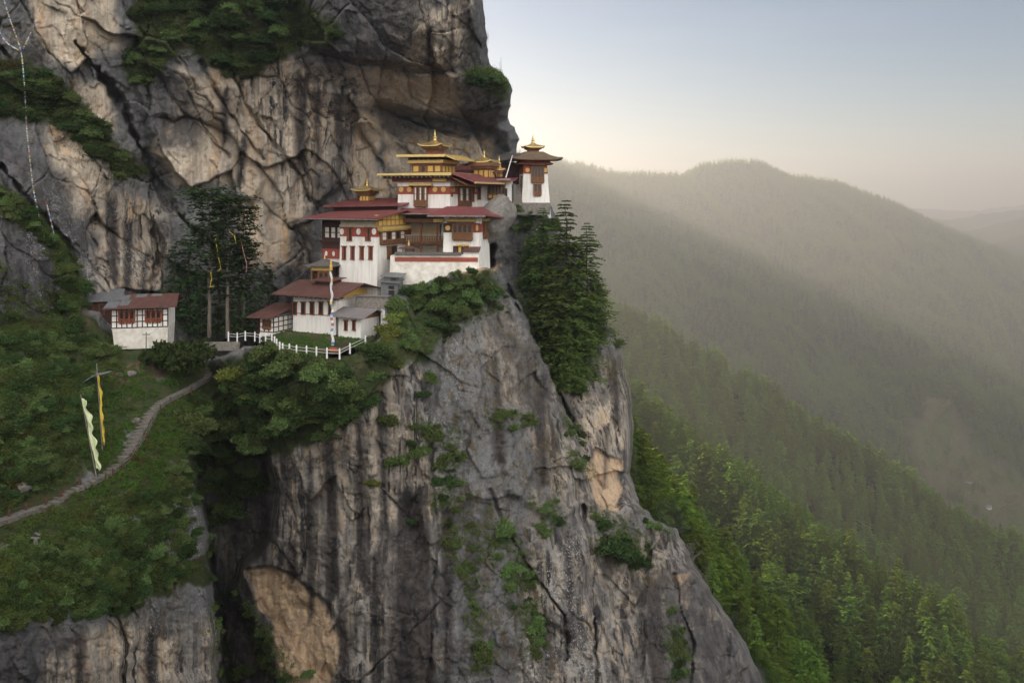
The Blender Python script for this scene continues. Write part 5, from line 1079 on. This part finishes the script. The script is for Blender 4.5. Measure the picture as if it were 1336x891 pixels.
def broad(seed, mat, n=3200, h=8, r0=3.2, leaf=.34):
    r = np.random.default_rng(seed); lob = [(r.normal() * r0 * .45, r.normal() * r0 * .45, h * r.uniform(.3, .92), r0 * r.uniform(.3, .55)) for _ in range(16)]; P, Nn = [], []
    for i in range(n):
        c = lob[r.integers(16)]; d = r.normal(size=3); d /= np.linalg.norm(d); P.append(np.array(c[:3]) + d * c[3] * np.array([1, 1, .75]) * r.uniform(.6, 1.08)); Nn.append(d)
    v, f = leaf_quads(np.array(P), np.array(Nn), leaf, r, 1.8, .4); me = np_mesh('crown', v, f); me.materials.append(mat); return me
dk = [conifer_mesh(300 + i, 8, 3.0, 20, 9, 16, .42, .02, .3, NEEDLE_DARK, False, .5, .55) for i in range(3)]; dtr = trunk_mesh(7, .3, BARK, 9, 7, 8, 2.5)
for i, (u, v, vt, d, lb) in enumerate(((228,412,318,140,'dark evergreen tree right behind the hillside hut roof'), (246,428,300,141,'dark evergreen tree left of the tallest pine trunk'), (262,436,346,139,'dark low tree at the foot of the tallest pine'), (286,432,318,142,'dark tree filling the gap between the two pine trunks'), (312,436,322,140,'dark tree right of the shorter pine trunk'), (334,438,345,139,'dark tree at the left gable of the garden shed'), (350,420,340,145,'dark tree behind the garden shed against the rock'), (300,438,376,136,'dark leafy tree in front of the shorter pine'))):
    h = (v - vt) / F * d; t = tree('evergreen_tree', W(u, v, d), dk[i % 3], dtr, lb); t.scale = (h / 8 * .8, h / 8 * .8, h / 8); t.rotation_euler.z = i * 2.2

# ------------------------------------------------------------------ the wooded spurs
def land_at(x, y): return land(np.asarray(x, float), np.asarray(y, float))
elev = np.maximum.accumulate(np.where(RR > 215, LZ / RR, -9), axis=0)
def visible(x, y, ztop):
    r = np.hypot(x, y); a = np.degrees(np.arctan2(x, y)); i = np.clip(np.searchsorted(azs, a), 0, len(azs) - 1); j = np.clip(np.searchsorted(rr, r * .985) - 1, 0, len(rr) - 1)
    return ztop / r > elev[j, i] - .001
def px(x, y, z): return CU + F * x / y, HV - F * z / y
rf = np.random.default_rng(77)
def scatter(n, r0, r1, a0=-3, a1=34):
    a = np.radians(rf.uniform(a0, a1, n)); r = np.sqrt(rf.uniform(r0 ** 2, r1 ** 2, n)); x, y = r * np.sin(a), r * np.cos(a); z = land_at(x, y)
    return x, y, z
def hidden_by_cliff(u, v):
    s = np.interp(v, SIL[:, 1], SIL[:, 0]); return u < s - 6
x, y, z = scatter(19000, 235, 1150)
h = rf.uniform(14, 29, len(x)) * (1 + .3 * fbm(x / 60, y / 60, 3, 2))
u, v = px(x, y, z); vt = px(x, y, z + h)[1]
k = (fbm(x / 30, y / 30, 5, 2) > -.62) & visible(x, y, z + h) & (u > 560) & (u < 1420) & (vt < 930) & ~hidden_by_cliff(u, vt) & (z > -585)
x, y, z, h, u = x[k], y[k], z[k], h[k], u[k]
o = np.argsort(np.hypot(x, y) - h * 4); x, y, z, h = x[o], y[o], z[o], h[o]; print('forest', len(x))
NI = 280
wood = [conifer_mesh(400 + i, 20, (3.3, 3.9, 4.6, 2.9, 4.2)[i], 26, 8, 13, .95, .05, (.3, .25, .1, .3, .2)[i], NEEDLE_FAR, False, .4, (.8, .6, .4, .85, .55)[i]) for i in range(5)]; wtr = trunk_mesh(19, .25, BARK, 4, 5)
protos = {}
for i in range(min(NI, len(x))):
    kk = int(rf.integers(5)); t = tree('conifer', (x[i], y[i], z[i] - 1), wood[kk], wtr, 'conifer on the nearest wooded spur falling away behind the cliff', 'conifer', 'conifers on the nearest spur'); s = h[i] / 20; t.scale = (s * rf.uniform(.9, 1.3), s * rf.uniform(.9, 1.3), s); t.rotation_euler.z = rf.uniform(0, 6.28)
    protos.setdefault(kk, CROWN[t.name])
LIGHTN = leaf_mat('light_needles', (.085, .125, .025), (.12, .16, .035), .4)
edge_me = [conifer_mesh(430 + i, 20, (4.6, 3.6)[i], 24, 8, 15, .85, .06, .15, LIGHTN, False, .45, .5) for i in range(2)]
for i, (u, v, vt, d, w_, lb) in enumerate(((912,764,686,176,1.0,'bright yellow-green tree just over the edge of the lowest rock shoulder'), (930,800,726,172,.85,'second bright yellow-green tree lower along the rock edge'), (850,668,598,182,.9,'light green bushy tree rising behind the right buttress'), (985,862,800,168,.9,'light green tree at the very foot of the rock edge'))):
    hh = (v - vt) / F * d; t = tree('edge_tree', W(u, v, d), edge_me[i % 2], wtr, lb); s = hh / 20; t.scale = (s * 1.3 * w_, s * 1.3 * w_, s); t.rotation_euler.z = i * 1.7
def woods(x, y, z, h, protos, wide=(.9, 1.35)):
    kk = rf.integers(0, len(protos), len(x))
    for j in range(len(protos)):
        m = kk == j; s = h[m] / 20; w_ = s * rf.uniform(*wide, m.sum()); instanced('forest', np.stack([x[m], y[m], z[m] - 1], 1), np.stack([w_, w_, s], 1), protos[j])
woods(x[NI:], y[NI:], z[NI:], h[NI:], protos)
x, y, z = scatter(150000, 1100, 3300)
h = rf.uniform(13, 25, len(x)); u, v = px(x, y, z); vt = px(x, y, z + h)[1]
k = visible(x, y, z + h * .8) & (u > 640) & (u < 1400) & (z > -600 + 30 * fbm(x / 90, y / 90, 1, 2)) & (fbm(x / 45, y / 45, 3, 3) > -.55) & ~hidden_by_cliff(u, vt)
k &= (meadow(x, y) < .35) | (rf.random(len(x)) < .06)
k &= ~((z < -535) & (fbm(x / 70, y / 70, 12, 2) < .1))
x, y, z, h = x[k], y[k], z[k], h[k]; print('far forest', len(x))
far_me = [conifer_mesh(500 + i, 20, 3.8, 9, 5, 3, 2.6, .05, .25, NEEDLE_FAR, False, .4, (.8, .5, .6)[i]) for i in range(3)]
i0 = np.argsort(np.hypot(x, y))[:3]; fp_ = {}
for j in range(3):
    t = empty('conifer', (x[i0[j]], y[i0[j]], z[i0[j]] - 1), 0, 'small far conifer where the big valley side begins behind the wooded spur', 'conifer', 'far valley conifers'); mesh_obj('trunk', wtr, t); fp_[j] = mesh_obj('crown', far_me[j], t)
woods(x[3:], y[3:], z[3:], h[3:], fp_)

# ------------------------------------------------------------------ the stepped path, rails, poles and banners
def along(P, step):
    out = []; P = [np.array(p, float) for p in P]
    for a, b in zip(P[:-1], P[1:]):
        n = max(1, int(np.hypot(*(b - a)) / step)); out += [a + (b - a) * i / n for i in range(n)]
    return np.array(out + [P[-1]])
def path_mesh(px_, width, name):
    q = along(px_, 1.0); S = surf(q[:, 0], q[:, 1])
    for _ in range(12): S[1:-1] = (S[:-2] + 2 * S[1:-1] + S[2:]) / 4
    m = MB(lambda x, y, z: (x, y, z)); acc = 0.; last = S[0]; r = random.Random(3)
    for i in range(1, len(S)):
        L = np.linalg.norm(S[i] - last)
        if L < .62: continue
        a, b = last, S[i]; d = b - a; hd = d[:2] / max(np.hypot(*d[:2]), 1e-6); s = np.array([-hd[1], hd[0], 0]) * width / 2 * r.uniform(.9, 1.08); ex = np.array([hd[0], hd[1], 0]) * .03
        up = np.array([0, 0, .22 + r.uniform(-.03, .03)]); zz = np.array([0, 0, (a[2] + b[2]) / 2])
        A_, B_ = np.array([a[0], a[1], 0]) + zz + up + ex, np.array([b[0], b[1], 0]) + zz + up - ex
        m.slab([tuple(A_ - s), tuple(B_ - s), tuple(B_ + s), tuple(A_ + s)], .5); last = S[i]
    return m.build(name, PATHSTONE), S
PATHSTONE = plain('path_stone', (.19, .17, .15), (.095, .085, .075), 2.5, .9, bump=.6, bscale=8)
po, PS = path_mesh(PATH, 1.5, 'path'); tag(po, kind='structure')
po2, _ = path_mesh([(-30,712),(-8,716),(14,722),(24,730)], 2.4, 'path'); tag(po2, kind='structure')
rootm = lambda: MB(lambda x, y, z: (x, y, z))
def railing(name, label, pts, ph, pr, mat, rails, cat='railing', rmat=None, rt=.035):
    P = [Vector(p) for p in pts]; t = empty(name, P[0], 0, label, cat); o = P[0]
    for p in P:
        p_ = p - o; m = rootm(); m.tube(p_ - Vector((0, 0, .4)), p_ + Vector((0, 0, ph)), pr, pr * .92, 8); m.tube(p_ + Vector((0, 0, ph)), p_ + Vector((0, 0, ph + pr * .7)), pr * .92, pr * .4, 8); m.build('post', mat, t)
    for h_ in rails:
        m = rootm()
        for a, b in zip(P[:-1], P[1:]): m.tube(a - o + Vector((0, 0, h_)), b - o + Vector((0, 0, h_)), rt, rt, 5)
        m.build('rail', rmat or mat, t)
    return t
def ground_pts(l, dz=0): S = surf([p[0] for p in l], [p[1] for p in l]); return [tuple(s + np.array([0, 0, dz])) for s in S]
RAILRED = plain('worn_red_paint', (.11, .040, .034), (.07, .034, .030), 3)
railing('path_railing', 'red-brown railing along the outer side of the long stepped flight', ground_pts([(250,514),(222,527),(209,537),(199,556),(190,575),(180,590),(172,604),(160,614),(147,622),(138,629)]), .95, .12, RAILRED, (.45, .85), rmat=GREYWOOD)
railing('path_railing', 'red-brown railing beside the lower path at the left edge', ground_pts([(104,634),(79,652),(60,661),(34,668),(12,676)]), .95, .15, RAILRED, (.8,), rmat=RAILRED)
tz = lambda u, v: tuple(W(u, v, 21.6 * F / (v - HV)))
z4 = [(148,585),(193,588),(213,603),(228,622),(250,645),(272,655),(320,660),(372,670),(445,675),(517,682),(593,690),(685,695),(760,655),(872,600)]
railing('terrace_fence', 'curved fence of white posts around the lawn in front of the guest house', [tz(320 + a / 5.567, 340 + b / 5.567) for a, b in z4], 1.0, .125, POSTWHITE, (.36, .78), 'fence', POSTWHITE, .028)
railing('terrace_fence', 'short fence of white posts at the foot of the pine trunks', [tuple(W(a, b, 131)) for a, b in ((298,442),(309.5,443),(320,441),(332.5,442),(339,444))], 1.0, .12, POSTWHITE, (.4, .78), 'fence', POSTWHITE, .028)
Sw = Bld('stone_wall', 'low mossy stone wall carrying the short fence under the pines', 'wall', 312, 449, 130.6, 2, 5.5, .5, .3, 0, 1.0, STONE)
# tall flag mast on the lawn
def band_mat(name, cols, scale):
    s = NT(name); tcn = s.n('TexCoord'); sp = s.n('SeparateXYZ'); s.l(tcn.outputs['Object'], sp.inputs[0]); fl = s.math('FLOOR', None); md = fl.node; mm = s.n('Math', operation='MULTIPLY'); mm.inputs[1].default_value = scale; s.l(sp.outputs['Z'], mm.inputs[0]); s.l(mm.outputs[0], md.inputs[0])
    wn = s.n('TexWhiteNoise', noise_dimensions='1D'); s.l(md.outputs[0], wn.inputs['W']); cr = s.n('ValToRGB'); cr.color_ramp.interpolation = 'CONSTANT'
    e = cr.color_ramp.elements; e[0].color = (*cols[0], 1); e[1].position = 1 / len(cols); e[1].color = (*cols[1], 1)
    for i, c in enumerate(cols[2:], 2): e.new(i / len(cols)).color = (*c, 1)
    s.l(wn.outputs['Value'], cr.inputs[0]); return s.done(cr.outputs[0], .85)
FLAGBAND = band_mat('flag_cloth', [(.62,.62,.62), (.14,.19,.38), (.66,.65,.64), (.60,.60,.60), (.60,.48,.12), (.64,.64,.63), (.40,.12,.12), (.66,.66,.65), (.58,.59,.60), (.20,.26,.42)], 2.6)
fp = Vector(tz(434, 453)); t = empty('flag_mast', fp, 0, 'tall mast wrapped in white, blue and red cloth with yellow top on the lawn', 'flag mast')
m = rootm(); m.tube((0, 0, -.3), (-.25, 0, 11.9), .10, .07, 8); m.build('pole', GREYWOOD, t)
m = rootm(); n = 44
for i in range(n):
    z0, z1 = .3 + 10.6 * i / n, .3 + 10.6 * (i + 1) / n; w0 = .22 - .007 * z0 + .03 * math.sin(i * 1.1); w1 = .22 - .007 * z1 + .03 * math.sin(i * 1.1 + 1.1); dx = -.25 * z0 / 11.9
    m.lathe([(w0, z0), (w1, z1 - .004)], dx + .08 * math.sin(i * .7), .05 * math.cos(i * .9), 9)
m.build('banner', FLAGBAND, t)
m = rootm(); m.lathe([(.22, 10.95), (.23, 11.6), (.13, 11.75), (.15, 12.1), (.02, 12.5)], -.24, 0, 10); m.build('top_cap', YELLOW, t)
tag(boulder('red_mound', tz(434, 458), .85, .7, .5, 8.1, REDBAND), 'small rounded red-painted mound at the foot of the flag mast', 'mound')
def banner(name, label, base, top, d0, d1, width, mat, z0, z1, hem):
    A_, B_ = W(*base, d0), W(*top, d1); t = empty(name, A_, 0, label, 'prayer banner'); B_ = B_ - A_; m = rootm(); m.tube((0, 0, -.5), B_, .075, .05, 7); m.build('pole', GREYWOOD, t)
    n = 60; k = 6; vv, ff = [], []
    for i in range(n + 1):
        f = z0 + (z1 - z0) * i / n; p = B_ * f; wv = width * (.75 + .35 * math.sin(i * .45) * math.sin(i * .13 + 1)) * (1 - .25 * abs(2 * i / n - 1) ** 3)
        for j in range(k + 1): q = j / k; vv.append((p.x + .06 + wv * q, p.y + .16 * math.sin(i * .35 + q * 4) * q + .1 * math.sin(q * 6 + i * .2), p.z - .25 * q))
    ff = [(i * (k + 1) + j, i * (k + 1) + j + 1, (i + 1) * (k + 1) + j + 1, (i + 1) * (k + 1) + j) for i in range(n) for j in range(k)]
    me = bpy.data.meshes.new('cloth'); me.from_pydata(vv, [], ff); me.materials.append(mat); me.polygons.foreach_set('use_smooth', [True] * len(ff)); c = bpy.data.objects.new('cloth', me); COL.objects.link(c); c.parent = t
    md = c.modifiers.new('thick', 'SOLIDIFY'); md.thickness = .012
    return t
CLOTHG = plain('pale_green_cloth', (.62, .66, .42), (.46, .52, .26), 1.2); CLOTHY = plain('yellow_cloth', (.62, .46, .06), (.48, .33, .04), 1.2); CLOTHP = plain('faded_pink_cloth', (.42, .20, .16), (.30, .15, .12), 2)
banner('prayer_banner', 'tall pale green and white prayer banner on a leaning pole beside the steps', (127,622), (105,514), 102, 102, .85, CLOTHG, .10, .95, 0)
banner('prayer_banner', 'narrow yellow prayer banner on a pole on the grassy bank', (134,586), (126,474), 105, 106.5, .38, CLOTHY, .06, .86, 0)
up_ = W(190, 491, 121.5); t = empty('utility_pole', up_, 0, 'thin grey utility pole standing on the bank below the hillside hut', 'pole'); m = rootm(); m.tube((0, 0, -.4), (.1, 0, 6.3), .10, .07, 7); m.build('post', GREYWOOD, t); m = rootm(); m.box(-.45, .6, -.05, .05, 5.9, 6.02); m.build('crossarm', GREYWOOD, t)
def wire(a, b, sag, label, r=.022, n=14, mat=GREYWOOD):
    a, b = Vector(a), Vector(b); m = rootm(); pr = a
    for i in range(1, n + 1):
        f = i / n; p = a.lerp(b, f) - Vector((0, 0, sag * 4 * f * (1 - f))); m.tube(pr, p, r, r, 5); pr = p
    return tag(m.build('cable', mat), label, 'cable')
wire(up_ + Vector((.1, 0, 6.0)), W(214, 418, 123.5), .5, 'thin cable from the utility pole to the hillside hut')
wire(W(352, 384, 142), W(404, 348, 136), .6, 'thin cable rising from the dark trees to the grey-roofed pavilion', .03)
wire(W(470, 383, 134), W(497, 376, 134), .35, 'thin cable from the guest house roof to the plank sheds', .025)
# sheet-metal chute, planks and stones on the bank
cp = surf(118, 500)[0]; t = empty('metal_chute', cp + np.array([0, -1.0, .5]), 0, 'bent blue-grey metal sheet lying on the bank under the yellow banner pole', 'metal sheet')
m = rootm(); 
for i in range(7): x = -1.3 + .36 * i; m.slab([(x, -.5, -.75 + .22 * i + .05 * (i % 2)), (x + .36, -.5, -.53 + .22 * i + .05 * (i % 2)), (x + .36, .6, -.25 + .22 * i), (x, .6, -.47 + .22 * i)], .03)
m.build('sheet', GREYMETAL, t); m = rootm(); m.slab([(1.2, -.3, .75), (3.0, .1, 1.15), (3.0, .7, 1.25), (1.2, .4, .95)], .04); m.build('upper_sheet', GREYMETAL, t)
for i, (u, v, r_, lb) in enumerate(((172,487,.55,'flat grey boulder on the bare earth patch below the hut'), (156,489,.4,'smaller grey stone on the bare earth patch'), (30,634,.8,'weathered boulder on the bank just above the lower path'), (178,548,.5,'boulder beside the middle of the stepped flight'))):
    P = surf(u, v)[0]; tag(boulder('boulder', (P[0], P[1] - r_ * .3, P[2]), r_ * 1.3, r_, r_ * .75, i * 3.1), lb, 'boulder')
sp_ = surf(49, 716)[0]; t = empty('marker_post', sp_ + np.array([0, -.3, .1]), 0, 'small pale grey marker post with crosspiece in the grass below the path', 'post'); m = rootm(); m.box(-.17, .17, -.12, .12, -.5, 1.15); m.build('post', GREYWOOD, t); m = rootm(); m.box(-.5, .4, -.1, .1, 1.153, 1.25); m.build('crosspiece', GREYWOOD, t); m = rootm(); m.slab([(-.1, -.2, 1.75), (.42, -.2, 1.5), (.42, .15, 1.5), (-.1, .15, 1.75)], .03).tube((.1, 0, 1.25), (.1, 0, 1.6), .03, .03, 5); m.build('panel', GREYMETAL, t)
# strings of little prayer flags on the left cliff
FLAGS = (lambda s: (lambda g, cr, wn: (s.l(g.outputs['Random Per Island'], cr.inputs[0]), s.done(cr.outputs[0], .9))[1])(s.n('NewGeometry'), s.n('ValToRGB'), None))(NT('prayer_flags'))
cr = [n_ for n_ in FLAGS.node_tree.nodes if n_.type == 'VALTORGB'][0].color_ramp; cr.interpolation = 'CONSTANT'; cr.elements[0].color = (.10,.20,.50,1); cr.elements[1].position = .2; cr.elements[1].color = (.70,.70,.68,1)
for p_, c_ in ((.5,(.45,.08,.07)),(.62,(.10,.30,.12)),(.75,(.65,.52,.08)),(.88,(.68,.68,.66))): cr.elements.new(p_).color = (*c_, 1)
def flag_line(pts, label, off=1.6):
    q = along(pts, 2.2); S = surf(q[:, 0], q[:, 1])
    for _ in range(30): S[1:-1] = (S[:-2] + 2 * S[1:-1] + S[2:]) / 4
    S[:, 1] -= off; t = empty('prayer_flag_string', S[0], 0, label, 'prayer flags'); S = S - S[0]; m = rootm()
    for a, b in zip(S[:-1], S[1:]): m.tube(tuple(a), tuple(b), .018, .018, 4)
    m.build('cord', GREYWOOD, t); m = rootm(); r = random.Random(len(q))
    for a, b in zip(S[:-1], S[1:]):
        c = (a + b) / 2; w, hh = r.uniform(.06, .11), r.uniform(.12, .22); m.box(c[0] - w, c[0] + w, c[1] - .01, c[1] + .01 , c[2] - hh, c[2] - .02)
    o = m.build('flags', FLAGS, t); o['kind'] = 'stuff'
flag_line([(10,-10),(20,25),(36,68),(40,115),(42,165),(47,210),(52,250),(60,285),(68,318)], 'long string of prayer flags hanging down the left cliff face')
flag_line([(2,30),(14,58),(34,68)], 'short sagging string of prayer flags at the left edge'); flag_line([(60,14),(50,40),(38,66)], 'short string of prayer flags slanting in from the pale rock'); flag_line([(68,262),(76,295),(82,322)], 'lower end string of prayer flags beside the yellow mossy rock')
# cloth strips hung in the pines
for i, (pts, mt, lb) in enumerate(((((281,311),(284,330),(288,350),(285,354)), CLOTHY, 'long yellow cloth strip hanging between the two pines'), (((299,302),(306,308),(308,318)), CLOTHY, 'yellow cloth strip high in the shorter pine'), (((275,355),(276,364),(274,374),(280,374)), CLOTHY, 'yellow cloth bundle low on the tallest pine trunk'), (((314,312),(318,330),(322,345),(321,356)), CLOTHP, 'faded pink cloth strip hanging right of the shorter pine'))):
    m = rootm(); P = [W(a, b, 133.5) for a, b in pts]
    for a, b in zip(P[:-1], P[1:]):
        for k_ in range(3): p0, p1 = a.lerp(b, k_ / 3), a.lerp(b, (k_ + 1) / 3); m.tube(p0, p1, .045 + .03 * math.sin(k_ * 2 + i), .045 + .025 * math.cos(k_), 6)
    tag(m.build('cloth_strip', mt), lb, 'cloth strip', 'cloth strips hung in the pines')
# two farmhouses far down in the valley
for u, v, lb, wm, yaw in ((1264, 634, 'far white farmhouse on the valley meadow, upper of two', WHITE, -30), (1290, 664, 'far grey-roofed farmhouse on the valley meadow, lower of two', WHITE, 20)):
    dirx, dirz = (u - CU) / F, (HV - v) / F; ys = np.linspace(900, 2600, 1200); zz_ = land_at(ys * dirx, ys); i = int(np.argmax(zz_ > ys * dirz)); d = ys[i] if (zz_ > ys * dirz).any() else 1700
    b = Bld('farmhouse', lb, 'house', u + 4, v, d, yaw, 11, 8, 4.5, 0, 5, wm); m = b.mb(); m.slab([(-12, -1.2, 4.6), (1, -1.2, 4.6), (1, 4, 6.6), (-12, 4, 6.6)], .3).slab([(1, 4.02, 6.6), (1, 9.2, 4.6), (-12, 9.2, 4.6), (-12, 4.02, 6.6)], .3); m.build('roof', GREYMETAL, b.root)
    for x in (-9.5, -6.5, -3.5): b.slot('front', x, x + 1.3, 1.5, 3.2, False)
